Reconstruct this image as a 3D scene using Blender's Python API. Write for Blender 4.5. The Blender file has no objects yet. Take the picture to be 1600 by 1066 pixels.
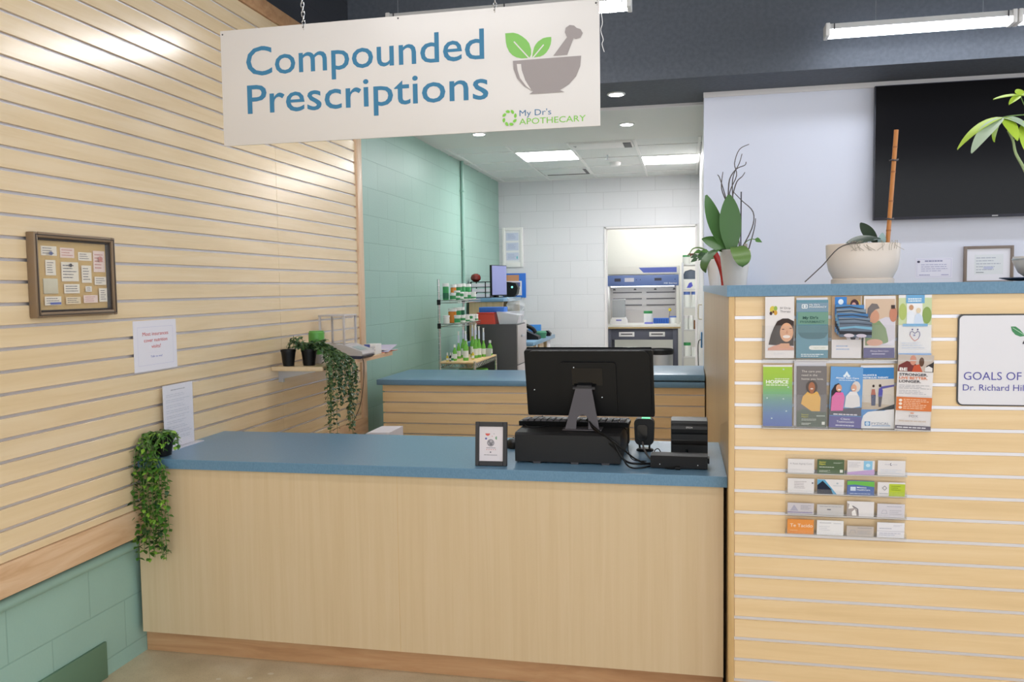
import bpy, bmesh, math, random
from mathutils import Vector, Matrix
PI = math.pi
SC = bpy.context.scene
C = SC.collection

# ------------------------------------------------------------------ camera, world, exposure
cam_d = bpy.data.cameras.new('camera')
cam = bpy.data.objects.new('camera', cam_d)
C.objects.link(cam)
cam_d.sensor_width = 36.0
cam_d.lens = 1304.4966 / 1600 * 36.0
cam_d.clip_start = 0.05
_r = Vector((0.9783734558, 0.2063190702, -0.0147588011))
_u = Vector((0.0014407080, 0.0645526989, 0.9979132595))
_f = Vector((-0.2068412563, 0.9763531074, -0.0628594016))
cam.matrix_world = Matrix(((_r.x, _u.x, -_f.x, 2.26151714), (_r.y, _u.y, -_f.y, -2.72016064), (_r.z, _u.z, -_f.z, 1.54777022), (0, 0, 0, 1)))
SC.camera = cam
W = bpy.data.worlds.new('world')
SC.world = W
W.use_nodes = True
W.node_tree.nodes['Background'].inputs[0].default_value = (0.90, 0.95, 1.0, 1)   # daylight through the open shop front behind the camera
W.node_tree.nodes['Background'].inputs[1].default_value = 1.25
SC.view_settings.view_transform = 'Standard'
SC.view_settings.look = 'None'
SC.view_settings.gamma = 1
SC.view_settings.use_curve_mapping = False
SC.view_settings.exposure = 0.85
PENDANT = 22.0      # emission of the linear pendants
PANEL = 15.0         # emission of the ceiling panels
DOWN = 70.0         # emission of the downlights

# ------------------------------------------------------------------ materials
def lin(c):
    c /= 255.0
    return c / 12.92 if c <= 0.04045 else ((c + 0.055) / 1.055) ** 2.4
def rgb(c): return (lin(c[0]), lin(c[1]), lin(c[2]), 1)
_mats = {}
def mat(name, col, rough=0.5, metal=0.0, emit=0.0, spec=0.5, trans=0.0, alpha=1.0, coat=0.0):
    if name in _mats: return _mats[name]
    m = bpy.data.materials.new(name); m.use_nodes = True
    b = m.node_tree.nodes['Principled BSDF']
    b.inputs['Base Color'].default_value = rgb(col)
    b.inputs['Roughness'].default_value = rough
    b.inputs['Metallic'].default_value = metal
    b.inputs['Specular IOR Level'].default_value = spec
    b.inputs['Transmission Weight'].default_value = trans
    b.inputs['Alpha'].default_value = alpha
    b.inputs['Coat Weight'].default_value = coat
    if emit:
        b.inputs['Emission Color'].default_value = rgb(col)
        b.inputs['Emission Strength'].default_value = emit
    _mats[name] = m
    return m
def flat(col, rough=0.55):
    return mat('ink_%d_%d_%d' % tuple(col), col, rough, spec=0.3)
def nodes(m): return m.node_tree.nodes, m.node_tree.links, m.node_tree.nodes['Principled BSDF']
def coords(m, scale=(1, 1, 1), swz=None):
    n, l, b = nodes(m)
    tc = n.new('ShaderNodeTexCoord')
    src = tc.outputs['Object']
    if swz:
        sx = n.new('ShaderNodeSeparateXYZ'); cx = n.new('ShaderNodeCombineXYZ')
        l.new(src, sx.inputs[0])
        for i, a in enumerate(swz):
            if a is not None: l.new(sx.outputs[a], cx.inputs[i])
        src = cx.outputs[0]
    mp = n.new('ShaderNodeMapping'); mp.inputs['Scale'].default_value = scale
    l.new(src, mp.inputs['Vector'])
    return mp
def ramp(m, fac, stops):
    n, l, b = nodes(m)
    r = n.new('ShaderNodeValToRGB'); e = r.color_ramp.elements
    while len(e) < len(stops): e.new(0.5)
    for s, (p, c) in zip(e, stops): s.position = p; s.color = rgb(c)
    l.new(fac, r.inputs[0])
    return r
def wood(name, c0, c1, c2, scale, rough=0.4, fine=None, spec=0.5):
    m = mat(name, c1, rough, spec=spec); n, l, b = nodes(m)
    mp = coords(m, scale)
    nz = n.new('ShaderNodeTexNoise'); nz.inputs['Scale'].default_value = 1.0; nz.inputs['Detail'].default_value = 6; nz.inputs['Roughness'].default_value = 0.62
    nz.inputs['Distortion'].default_value = 0.6
    l.new(mp.outputs[0], nz.inputs['Vector'])
    r = ramp(m, nz.outputs['Fac'], [(0.32, c0), (0.5, c1), (0.68, c2)])
    l.new(r.outputs[0], b.inputs['Base Color'])
    return m
def speckle(name, c0, c1, scale, rough=0.4, bump=0.0, spec=0.5, stretch=(1, 1, 1)):
    m = mat(name, c1, rough, spec=spec); n, l, b = nodes(m)
    mp = coords(m, stretch)
    nz = n.new('ShaderNodeTexNoise'); nz.inputs['Scale'].default_value = scale; nz.inputs['Detail'].default_value = 4
    l.new(mp.outputs[0], nz.inputs['Vector'])
    r = ramp(m, nz.outputs['Fac'], [(0.35, c0), (0.65, c1)])
    l.new(r.outputs[0], b.inputs['Base Color'])
    if bump:
        bp = n.new('ShaderNodeBump'); bp.inputs['Strength'].default_value = bump; bp.inputs['Distance'].default_value = 0.002
        l.new(nz.outputs['Fac'], bp.inputs['Height']); l.new(bp.outputs[0], b.inputs['Normal'])
    return m
def masonry(name, c, cj, swz, off, course=0.2035, rough=0.5):
    m = mat(name, c, rough); n, l, b = nodes(m)
    mp = coords(m, (1, 1, 1), swz)
    mp.inputs['Location'].default_value = (off[0], off[1], 0)
    br = n.new('ShaderNodeTexBrick')
    br.inputs['Scale'].default_value = 1.0; br.inputs['Brick Width'].default_value = course * 2; br.inputs['Row Height'].default_value = course
    br.inputs['Mortar Size'].default_value = 0.0035; br.inputs['Mortar Smooth'].default_value = 0.4
    br.inputs['Color1'].default_value = rgb(c); br.inputs['Color2'].default_value = rgb(tuple(min(255, v + 3) for v in c)); br.inputs['Mortar'].default_value = rgb(cj)
    l.new(mp.outputs[0], br.inputs['Vector'])
    nz = n.new('ShaderNodeTexNoise'); nz.inputs['Scale'].default_value = 90; nz.inputs['Detail'].default_value = 4
    l.new(mp.outputs[0], nz.inputs['Vector'])
    ad = n.new('ShaderNodeMath'); ad.operation = 'MULTIPLY_ADD'; ad.inputs[1].default_value = -3.0
    l.new(br.outputs['Fac'], ad.inputs[0]); l.new(nz.outputs['Fac'], ad.inputs[2])
    bp = n.new('ShaderNodeBump'); bp.inputs['Strength'].default_value = 0.35; bp.inputs['Distance'].default_value = 0.003
    l.new(ad.outputs[0], bp.inputs['Height']); l.new(bp.outputs[0], b.inputs['Normal'])
    l.new(br.outputs['Color'], b.inputs['Base Color'])
    return m
def clear(name, tint=(255, 255, 255), fac=0.10, rough=0.05):
    m = bpy.data.materials.new(name); m.use_nodes = True
    n = m.node_tree.nodes; l = m.node_tree.links; n.clear()
    o = n.new('ShaderNodeOutputMaterial'); t = n.new('ShaderNodeBsdfTransparent'); g = n.new('ShaderNodeBsdfPrincipled')
    g.inputs['Base Color'].default_value = (0.85, 0.87, 0.88, 1); g.inputs['Roughness'].default_value = rough
    t.inputs[0].default_value = rgb(tint); x = n.new('ShaderNodeMixShader'); x.inputs[0].default_value = fac
    l.new(t.outputs[0], x.inputs[1]); l.new(g.outputs[0], x.inputs[2]); l.new(x.outputs[0], o.inputs[0])
    _mats[name] = m
    return m

SLAT_L = wood('maple_slat_lengthwise', (223, 197, 156), (229, 204, 164), (233, 210, 173), (18, 1.6, 26), 0.22, spec=0.85)
SLAT_X = wood('maple_slat_crosswise', (226, 194, 146), (232, 201, 154), (236, 207, 163), (1.6, 18, 26), 0.35)
SLAT_B = wood('maple_slat_back_counter', (228, 196, 146), (234, 203, 154), (238, 209, 163), (1.6, 18, 26), 0.4)
OAK = wood('oak_trim_lengthwise', (206, 164, 124), (221, 184, 146), (230, 198, 164), (16, 2.2, 22), 0.4)
OAKV = wood('oak_trim_upright', (214, 176, 140), (226, 192, 158), (233, 204, 174), (16, 16, 1.5), 0.35)
TOE = wood('oak_toe_board', (178, 132, 92), (196, 150, 108), (206, 164, 122), (2.0, 16, 20), 0.45)
LAM = wood('laminate_upright_grain', (209, 183, 145), (213, 188, 151), (216, 192, 157), (34, 34, 1.1), 0.45)
LAM2 = wood('laminate_side_grain', (198, 168, 126), (210, 180, 138), (216, 190, 150), (40, 40, 1.4), 0.35)
EDGE = wood('laminate_edge_post', (198, 162, 108), (206, 170, 116), (214, 180, 128), (30, 30, 2), 0.45)
BLUE = speckle('blue_laminate', (100, 139, 168), (114, 152, 180), 260, 0.3)
BLUEF = speckle('blue_laminate_edge', (92, 130, 158), (102, 140, 168), 260, 0.4, stretch=(1.0, 1.0, 0.4))
GREEN = masonry('green_painted_block', (150, 184, 172), (137, 171, 159), (1, 2, None), (0.12, -0.27), rough=0.42)
WHITEB = masonry('white_painted_block', (214, 214, 217), (200, 200, 203), (0, 2, None), (-0.43, -0.22), 0.2063, rough=0.5)
DARKB = masonry('charcoal_painted_block', (52, 54, 60), (44, 46, 52), (1, 2, None), (0.12, -0.27))
GREENP = mat('green_wall_paint', (146, 180, 168), 0.4)
DARKC = speckle('charcoal_ceiling_paint', (76, 81, 89), (84, 89, 98), 40, 0.7, 0.1)
WALLW = mat('cool_white_wall_paint', (216, 219, 232), 0.6)
PAINTW = mat('white_ceiling_paint', (222, 222, 218), 0.7)
TILE = speckle('ceiling_tile', (216, 218, 216), (226, 228, 226), 180, 0.85, 0.2)
GRID = mat('ceiling_grid', (232, 232, 230), 0.5)
TRIMW = mat('white_trim', (226, 222, 222), 0.45)
ALU = mat('aluminium_channel', (222, 220, 225), 0.38, 0.55)
CHROME = mat('chrome_wire', (205, 205, 205), 0.22, 1.0)
STEEL = mat('brushed_steel', (190, 192, 196), 0.35, 0.9)
BLACK = mat('black_plastic', (14, 14, 15), 0.42, spec=0.3)
BLACKM = mat('matte_black_metal', (42, 40, 42), 0.5)
BLACKG = mat('gloss_black', (12, 12, 14), 0.12)
GREYM = mat('dark_grey_metal', (70, 68, 72), 0.45, 0.3)
CHAR = mat('charcoal_cabinet', (66, 65, 68), 0.5)
LGREY = mat('light_grey_plastic', (176, 176, 176), 0.45)
WHITE = mat('white_plastic', (232, 230, 228), 0.45)
CERAM = mat('white_ceramic', (226, 218, 212), 0.3)
PAPER = mat('white_paper', (226, 222, 228), 0.7, spec=0.2)
SOIL = speckle('potting_soil', (40, 30, 22), (74, 56, 40), 160, 0.9)
LEAF_D = mat('leaf_dark', (44, 76, 40), 0.4)
LEAF_M = mat('leaf_mid', (74, 122, 44), 0.4)
LEAF_L = mat('leaf_light', (134, 178, 62), 0.4)
IVY_D = mat('ivy_dark', (58, 88, 58), 0.45)
IVY_M = mat('ivy_mid', (82, 114, 76), 0.45)
STEMG = mat('stem_green', (96, 126, 62), 0.5)
TWIG = mat('dry_twig', (84, 76, 74), 0.7)
LED = lambda nm, s, c=(253, 253, 253): mat(nm, c, 0.5, emit=s)
ACR = clear('clear_acrylic', (254, 254, 254), 0.045)
GLASS = clear('clear_glass', (254, 254, 254), 0.05)
BAG = clear('clear_plastic_bag', (240, 242, 244), 0.25, 0.2)
GRNG = clear('green_bottle_plastic', (120, 205, 60), 0.30, 0.2)

# ------------------------------------------------------------------ mesh builder
class G:
    """Collects shapes into one mesh with several materials."""
    def __init__(s): s.bm = bmesh.new(); s.mats = []; s.m = Matrix.Identity(4)
    def mi(s, m):
        if m not in s.mats: s.mats.append(m)
        return s.mats.index(m)
    def face(s, pts, m, smooth=False):
        vs = [s.bm.verts.new(s.m @ Vector(p)) for p in pts]
        try: f = s.bm.faces.new(vs)
        except ValueError: return None
        f.material_index = s.mi(m); f.smooth = smooth
        return f
    def merge(s, b, m, smooth=False):
        i = s.mi(m); vm = {}
        for v in b.verts: vm[v] = s.bm.verts.new(s.m @ v.co)
        for f in b.faces:
            n = s.bm.faces.new([vm[v] for v in f.verts]); n.material_index = i; n.smooth = smooth or f.smooth
        b.free()
    def box(s, x0, x1, y0, y1, z0, z1, m, bev=0.0, seg=2):
        b = bmesh.new(); bmesh.ops.create_cube(b, size=1)
        for v in b.verts: v.co = Vector(((x0 + x1) / 2 + v.co.x * (x1 - x0), (y0 + y1) / 2 + v.co.y * (y1 - y0), (z0 + z1) / 2 + v.co.z * (z1 - z0)))
        if bev: bmesh.ops.bevel(b, geom=b.edges[:], offset=min(bev, 0.49 * min(x1 - x0, y1 - y0, z1 - z0)), segments=seg, affect='EDGES', profile=0.5)
        s.merge(b, m, False)
        return s
    def rod(s, p0, p1, r0, m, r1=None, n=12, smooth=True):
        p0, p1 = Vector(p0), Vector(p1); r1 = r0 if r1 is None else r1
        d = (p1 - p0).normalized(); a = d.orthogonal().normalized(); c = d.cross(a)
        A = [p0 + (a * math.cos(2 * PI * i / n) + c * math.sin(2 * PI * i / n)) * r0 for i in range(n)]
        B = [p1 + (a * math.cos(2 * PI * i / n) + c * math.sin(2 * PI * i / n)) * r1 for i in range(n)]
        for i in range(n): s.face([A[i], A[(i + 1) % n], B[(i + 1) % n], B[i]], m, smooth)
        s.face(A[::-1], m); s.face(B, m)
        return s
    def lathe(s, prof, m, c=(0, 0, 0), n=24, sx=1.0, sy=1.0):
        c = Vector(c); i = s.mi(m); rings = []
        for r, z in prof:
            rings.append([s.bm.verts.new(s.m @ (c + Vector((r * sx * math.cos(2 * PI * k / n), r * sy * math.sin(2 * PI * k / n), z)))) for k in range(n)] if r > 1e-6 else [s.bm.verts.new(s.m @ (c + Vector((0, 0, z))))])
        for A, B in zip(rings, rings[1:]):
            for k in range(n):
                q = [A[k % len(A)], A[(k + 1) % len(A)], B[(k + 1) % len(B)], B[k % len(B)]]
                u = []
                for v in q:
                    if v not in u: u.append(v)
                if len(u) > 2:
                    f = s.bm.faces.new(u); f.material_index = i; f.smooth = True
        return s
    def tube(s, pts, r, m, n=8, sm=4, r1=None):
        P = [Vector(p) for p in pts]
        if sm > 1 and len(P) > 2:
            Q = []
            for i in range(len(P) - 1):
                a, b, c, d = P[max(i - 1, 0)], P[i], P[i + 1], P[min(i + 2, len(P) - 1)]
                for k in range(sm):
                    t = k / sm
                    Q.append(0.5 * ((2 * b) + (c - a) * t + (2 * a - 5 * b + 4 * c - d) * t * t + (3 * b - a - 3 * c + d) * t ** 3))
            P = Q + [P[-1]]
        i = s.mi(m); rings = []; a = None
        for k, p in enumerate(P):
            d = (P[min(k + 1, len(P) - 1)] - P[max(k - 1, 0)]).normalized()
            a = d.orthogonal().normalized() if a is None else (a - d * a.dot(d)).normalized()
            c = d.cross(a); rr = r if r1 is None else r + (r1 - r) * k / (len(P) - 1)
            rings.append([s.bm.verts.new(s.m @ (p + (a * math.cos(2 * PI * j / n) + c * math.sin(2 * PI * j / n)) * rr)) for j in range(n)])
        for A, B in zip(rings, rings[1:]):
            for j in range(n):
                f = s.bm.faces.new([A[j], A[(j + 1) % n], B[(j + 1) % n], B[j]]); f.material_index = i; f.smooth = True
        for R, fl in ((rings[0], True), (rings[-1], False)):
            f = s.bm.faces.new(R[::-1] if fl else R); f.material_index = i
        return s
    def prism(s, pts, d, m, fn, smooth=False):
        """outline pts (2D) carried to 3D by fn(u, v, w), from w = 0 to w = d"""
        A = [fn(u, v, 0) for u, v in pts]; B = [fn(u, v, d) for u, v in pts]; n = len(pts)
        s.face(A[::-1], m); s.face(B, m)
        for i in range(n): s.face([A[i], A[(i + 1) % n], B[(i + 1) % n], B[i]], m, smooth)
        return s
    def leaf(s, base, d, up, L, w, m, curl=0.3, n=5, th=0.0, fold=0.15, tip=0.55, ex=1.0):
        d = Vector(d).normalized(); up = Vector(up); sd = d.cross(up).normalized(); up = sd.cross(d).normalized()
        i = s.mi(m); rows = []; base = Vector(base)
        for k in range(n + 1):
            t = k / n; ww = w * 0.5 * max(0.03, math.sin(PI * min(1, t ** tip * 0.96 + 0.02)) ** ex)
            a = curl * t
            c = base + d * (L * t * math.cos(a * 0.6)) - up * (L * t * math.sin(a) * 0.7)
            row = [c - sd * ww + up * ww * fold, c - up * th * 0.0, c + sd * ww + up * ww * fold]
            rows.append([s.bm.verts.new(s.m @ p) for p in row])
            if th: rows[-1] += [s.bm.verts.new(s.m @ (row[1] - up * th))]
        for A, B in zip(rows, rows[1:]):
            qs = [(0, 1), (1, 2)] + ([(2, 3), (3, 0)] if th else [])
            for p, q in qs:
                f = s.bm.faces.new([A[p], A[q], B[q], B[p]]); f.material_index = i; f.smooth = True
        return s
    def build(s, name, parent=None, loc=(0, 0, 0), rot=(0, 0, 0), fix=True):
        if fix: bmesh.ops.recalc_face_normals(s.bm, faces=s.bm.faces[:])
        me = bpy.data.meshes.new(name); s.bm.to_mesh(me); s.bm.free()
        for m in s.mats: me.materials.append(m)
        try: me.set_sharp_from_angle(angle=math.radians(40))
        except Exception: pass
        o = bpy.data.objects.new(name, me); C.objects.link(o)
        o.location = loc; o.rotation_euler = rot
        if parent: o.parent = parent
        return o

def tag(o, label, cat, group=None):
    o['label'] = label; o['category'] = cat
    if group: o['group'] = group
    return o
def thing(name, label, cat, loc=(0, 0, 0), rz=0.0, group=None, rot=None):
    o = bpy.data.objects.new(name, None); C.objects.link(o)
    o.location = loc; o.rotation_euler = rot if rot else (0, 0, rz); o.empty_display_size = 0.05
    return tag(o, label, cat, group)
def struct(o): o['kind'] = 'structure'; return o
def copy_tree(o, loc, label, group=None, rz=None):
    c = o.copy(); C.objects.link(c); c.location = loc; c['label'] = label
    if rz is not None: c.rotation_euler = (0, 0, rz)
    if group: c['group'] = group
    for ch in o.children:
        d = ch.copy(); C.objects.link(d); d.parent = c
        for g in ch.children:
            e = g.copy(); C.objects.link(e); e.parent = d
    return c

_txt = {}
def text_mesh(t, bold=0.0):
    k = (t, bold)
    if k not in _txt:
        cu = bpy.data.curves.new('lettering', 'FONT'); cu.body = t; cu.size = 1; cu.offset = bold; cu.resolution_u = 3
        o = bpy.data.objects.new('lettering', cu); C.objects.link(o)
        dg = bpy.context.evaluated_depsgraph_get(); me = o.evaluated_get(dg).to_mesh()
        vs = [v.co.copy() for v in me.vertices]; fs = [list(p.vertices) for p in me.polygons]
        o.evaluated_get(dg).to_mesh_clear(); C.objects.unlink(o); bpy.data.objects.remove(o); bpy.data.curves.remove(cu)
        _txt[k] = (vs, fs)
    return _txt[k]
CAP = 0.729
class Print:
    """2D artwork laid in thin layers on a plane: origin O, right U, up V; the layers rise along the normal."""
    def __init__(s, g, O, U, V, w=1.0, h=1.0, step=0.00012):
        s.g = g; s.O = Vector(O); s.U = Vector(U); s.V = Vector(V); s.N = s.U.cross(s.V).normalized(); s.w = w; s.h = h; s.k = 1; s.step = step
    def p(s, u, v): return s.O + s.U * (u * s.w) + s.V * (v * s.h) + s.N * (s.step * s.k)
    def poly(s, pts, c):
        s.k += 1; s.g.face([s.p(*q) for q in pts], c if hasattr(c, 'node_tree') else flat(c)); return s
    def rect(s, u0, v0, u1, v1, c): return s.poly([(u0, v0), (u1, v0), (u1, v1), (u0, v1)], c)
    def ell(s, u, v, ru, rv, c, n=20, a0=0.0, a1=2 * PI):
        full = a1 - a0 > 6.28
        return s.poly([(u + ru * math.cos(a0 + (a1 - a0) * i / (n if full else n - 1)), v + rv * math.sin(a0 + (a1 - a0) * i / (n if full else n - 1))) for i in range(n)], c)
    def line(s, pts, t, c):
        for (a, b), (d, e) in zip(pts, pts[1:]):
            L = math.hypot((d - a) * s.w, (e - b) * s.h) or 1e-9; nx, ny = -(e - b) * s.h / L * t / 2, (d - a) * s.w / L * t / 2
            nx /= s.w; ny /= s.h
            s.poly([(a + nx, b + ny), (a - nx, b - ny), (d - nx, e - ny), (d + nx, e + ny)], c); s.k -= 1
        s.k += 1; return s
    def text(s, t, u, v, cap, c, width=None, bold=0.0, align='l'):
        """cap height and width in metres; u, v (in units of w, h) mark the baseline's start"""
        s.k += 1; vs, fs = text_mesh(t, bold)
        if not vs: return s
        x0 = min(q.x for q in vs); x1 = max(q.x for q in vs); ky = cap / CAP; kx = (width / (x1 - x0)) if width else ky
        sh = {'l': 0, 'c': (x1 - x0) * kx / 2, 'r': (x1 - x0) * kx}[align]
        m = s.g.mi(c if hasattr(c, 'node_tree') else flat(c))
        b = s.p(u, v); bv = [s.g.bm.verts.new(s.g.m @ (b + s.U * ((q.x - x0) * kx - sh) + s.V * (q.y * ky))) for q in vs]
        for f in fs:
            try: ff = s.g.bm.faces.new([bv[i] for i in f]); ff.material_index = m
            except ValueError: pass
        return s
    def lines(s, u0, u1, v0, v1, n, c, frac=0.4, seed=1):
        """small print: rows of short bars, too small to read in the photograph"""
        rnd = random.Random(seed); s.k += 1
        for i in range(n):
            v = v1 - (v1 - v0) * (i + 0.5) / n; hh = (v1 - v0) / n * frac / 2; e = u1 - (u1 - u0) * rnd.random() * 0.35; a = u0
            while a < e:
                b = min(e, a + (u1 - u0) * rnd.uniform(0.06, 0.2)); s.g.face([s.p(a, v - hh), s.p(b, v - hh), s.p(b, v + hh), s.p(a, v + hh)], c if hasattr(c, 'node_tree') else flat(c)); a = b + (u1 - u0) * 0.025
        return s
ORD = ['first', 'second', 'third', 'fourth', 'fifth', 'sixth', 'seventh', 'eighth', 'ninth', 'tenth', 'eleventh', 'twelfth']

# ================================================================== SETTING
def quad(name, pts, m, parent=None):
    g = G(); g.face(pts, m); return g.build(name, parent, fix=False)
# floor of ground concrete with pale aggregate
FLOOR = mat('ground_concrete', (190, 168, 134), 0.45)
n, l, b = nodes(FLOOR); mp = coords(FLOOR)
nz = n.new('ShaderNodeTexNoise'); nz.inputs['Scale'].default_value = 5; nz.inputs['Detail'].default_value = 8; l.new(mp.outputs[0], nz.inputs['Vector'])
r1 = ramp(FLOOR, nz.outputs['Fac'], [(0.3, (198, 180, 148)), (0.55, (216, 199, 168)), (0.75, (226, 213, 188))])
vo = n.new('ShaderNodeTexVoronoi'); vo.inputs['Scale'].default_value = 170; l.new(mp.outputs[0], vo.inputs['Vector'])
r2 = ramp(FLOOR, vo.outputs['Distance'], [(0.12, (120, 98, 72)), (0.3, (255, 255, 255))])
mx = n.new('ShaderNodeMix'); mx.data_type = 'RGBA'; mx.blend_type = 'MULTIPLY'; mx.inputs[0].default_value = 0.35
l.new(r1.outputs[0], mx.inputs[6]); l.new(r2.outputs[0], mx.inputs[7]); l.new(mx.outputs[2], b.inputs['Base Color'])
g = G(); g.box(-0.3, 8.2, -7.0, 1.0, -0.1, 0.0, FLOOR); g.box(-0.3, 8.2, 1.0, 10.2, -0.1, 0.0, mat('pale_bounce_floor', (206, 202, 194), 0.4))  # unseen floor behind the counter, made pale to bounce light onto the ceiling
rnd = random.Random(3)
CHIP = mat('pale_aggregate_chip', (226, 216, 198), 0.5)
chips = [(0.415, 0.22), (0.535, 0.25), (0.60, 0.30), (0.47, 0.05), (0.85, 0.2), (1.3, 0.1), (0.9, -0.2), (1.9, 0.2)] + [(rnd.uniform(0.2, 4.5), rnd.uniform(-3, 0.0)) for _ in range(30)]
for cx, cy in chips:
    a0 = rnd.random() * 6; rr = rnd.uniform(0.006, 0.012)
    g.face([(cx + rr * (1 + 0.5 * rnd.random()) * math.cos(a0 + k * PI / 4) * 1.3, cy + rr * (1 + 0.4 * rnd.random()) * math.sin(a0 + k * PI / 4), 0.0006) for k in range(8)], CHIP)
struct(g.build('floor'))

# left wall: painted block, slatwall panels with metal channels, oak trim
g = G(); g.box(-0.25, -0.05, -7.0, 10.0, 0.0, 3.10, GREEN); wl = struct(g.build('wall_left'))
g = G(); g.box(-0.25, -0.05, -7.0, 2.9, 3.10, 3.66, DARKB); g.build('upper_wall', wl)
g = G(); g.box(-0.05, -0.0120, -7.0, 2.79, 0.647, 3.05, ALU); g.build('metal_channel', wl)
g = G(); Z0 = 2.5097; P = 0.0762; gh = 0.0115
edges = [3.047] + [Z0 + P * k for k in range(6, -24 - 1, -1)] + [0.647]
SEAMS = [-6.9, -3.24, -0.80, 1.638, 2.79]
for i in range(len(edges) - 1):
    top = edges[i] - (gh / 2 if i else 0); bot = edges[i + 1] + (gh / 2 if i + 1 < len(edges) - 1 else 0.001)
    for s0, s1 in zip(SEAMS, SEAMS[1:]):
        g.box(-0.0125, 0.0, s0 + 0.0008, s1 - 0.0008, bot, top, SLAT_L, 0.0012, 1)
g.build('slat_panel', wl)
g = G(); g.box(-0.05, 0.010, -7.0, 2.885, 0.532, 0.646, OAK, 0.002); g.build('bottom_trim', wl)
g = G(); g.box(-0.05, 0.010, -7.0, 2.885, 3.05, 3.137, TOE, 0.002); g.build('top_trim', wl)
g = G(); g.box(-0.05, 0.011, 2.795, 2.885, 0.647, 3.05, OAKV, 0.002); g.build('end_trim', wl)
g = G(); g.tube([(-0.042, -7, 0.489), (-0.042, 0.353, 0.489)], 0.023, GREENP, 14, 1); g.box(-0.05, -0.036, -7, 0.353, 0.51, 0.531, mat('gap_shade_green', (44, 66, 62), 0.6)); struct(g.build('trim_1'))  # dark strip over the rail paints in the shade of the gap
# back block wall with the doorway
DX0, DX1, DZ = 1.262, 2.362, 2.275
g = G(); g.box(-0.25, DX0, 7.5, 7.68, 0, 3.0, WHITEB); g.box(DX0, 2.9, 7.5, 7.68, DZ, 3.0, WHITEB); g.box(DX1, 2.9, 7.5, 7.68, 0, DZ, PAINTW)
wb = struct(g.build('wall_back'))
g = G(); g.box(DX0, DX0 + 0.02, 7.485, 7.69, 0, DZ, TRIMW); g.box(DX1 - 0.02, DX1, 7.485, 7.69, 0, DZ, TRIMW); g.box(DX0, DX1, 7.485, 7.69, DZ - 0.02, DZ, TRIMW); g.build('door_casing', wb)
# right side of the dispensary and the wall that carries the television
g = G(); g.box(2.385, 2.6, 3.6, 7.5, 0, 2.9, TRIMW); struct(g.build('wall_dispensary'))
g = G(); g.box(2.369, 8.2, 3.31, 3.6, 0, 2.88, WALLW); struct(g.build('wall_right'))
g = G(); g.box(2.365, 8.2, 3.298, 3.312, 2.845, 2.88, TRIMW); struct(g.build('trim_2'))
# far room
FARW = mat('far_room_paint', (222, 220, 212), 0.6)
g = G(); g.box(-0.25, 3.4, 9.4, 9.6, 0, 2.9, FARW); g.box(3.2, 3.4, 7.68, 9.4, 0, 2.9, FARW); struct(g.build('wall_far'))
# ceilings
g = G(); g.box(-0.25, 8.2, -7.0, 2.85, 3.64, 3.8, DARKC); struct(g.build('ceiling'))
g = G(); g.box(-0.05, 8.2, 2.85, 3.6, 2.88, 3.7, DARKC); struct(g.build('ceiling_bulkhead'))
g = G(); g.box(-0.05, 2.37, 3.6, 3.64, 2.862, 2.95, TRIMW, 0.004); struct(g.build('trim_3'))
g = G(); g.box(-0.05, 2.6, 3.64, 4.93, 2.866, 3.0, PAINTW); struct(g.build('ceiling_soffit'))
GX = [0.03, 0.605, 1.18, 1.785, 2.36]; GY = [4.93, 5.30, 5.92, 6.52, 7.12, 7.5]
g = G(); g.box(-0.05, 2.6, 4.93, 10.0, 2.87, 3.0, TILE); g.box(2.6, 3.4, 7.5, 10, 2.87, 3.0, TILE)
ct = struct(g.build('ceiling_tiles'))
g = G()
for x in GX: g.box(x - 0.012, x + 0.012, 4.93, 7.5, 2.862, 2.872, GRID)
for y in GY[1:]: g.box(-0.05, 2.38, y - 0.012, y + 0.012, 2.8625, 2.872, GRID)
g.build('ceiling_grid', ct)

# ================================================================== LIGHTS OF THE ROOM
LP = LED('panel_light', PANEL); LP2 = LED('panel_light_far', 8.0); LD = LED('downlight_lens', DOWN); LT = LED('tube_light', PENDANT, (252, 252, 255)); LT3 = LED('tube_light_added', PENDANT * 0.55); LT2 = LED('tube_light_cool', PENDANT * 0.42, (236, 243, 255))
def ceil_panel(x0, x1, y0, y1, label, z=2.872, LP=LP):
    t = thing('ceiling_light', label, 'ceiling light', ((x0 + x1) / 2, (y0 + y1) / 2, z), group='flat ceiling light panels'); w, d = (x1 - x0) / 2, (y1 - y0) / 2
    g = G(); g.box(-w, w, -d, d, -0.008, 0.0, LP); g.build('diffuser', t)
    g = G()
    for a in ((-w - .014, -w, -d - .014, d + .014), (w, w + .014, -d - .014, d + .014), (-w, w, -d - .014, -d), (-w, w, d, d + .014)): g.box(a[0], a[1], a[2], a[3], -0.014, 0.0, GRID)
    g.build('frame', t)
ceil_panel(0.62, 1.165, 5.32, 5.90, 'bright white square ceiling panel nearer the green wall')
ceil_panel(1.80, 2.345, 5.94, 6.50, 'bright white square ceiling panel above the doorway side, right of the other panel')
ceil_panel(1.3, 2.5, 8.3, 8.9, 'ceiling light panel in the far room beyond the doorway', LP=LP2)
def downlight(x, y, z, label):
    t = thing('downlight', label, 'downlight', (x, y, z), group='round recessed downlights')
    g = G(); g.lathe([(0.062, 0.0), (0.064, -0.006), (0.05, -0.010), (0.046, -0.004), (0.046, 0.0)], GRID); g.build('trim_ring', t)
    g = G(); g.lathe([(0, -0.007), (0.046, -0.006), (0.046, 0.0)], LD); g.build('lens', t)
downlight(1.775, 3.17, 2.88, 'recessed round downlight in the charcoal bulkhead beside the hanging sign')
downlight(1.775, 4.19, 2.866, 'recessed round downlight in the white soffit right of the sign')
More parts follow.
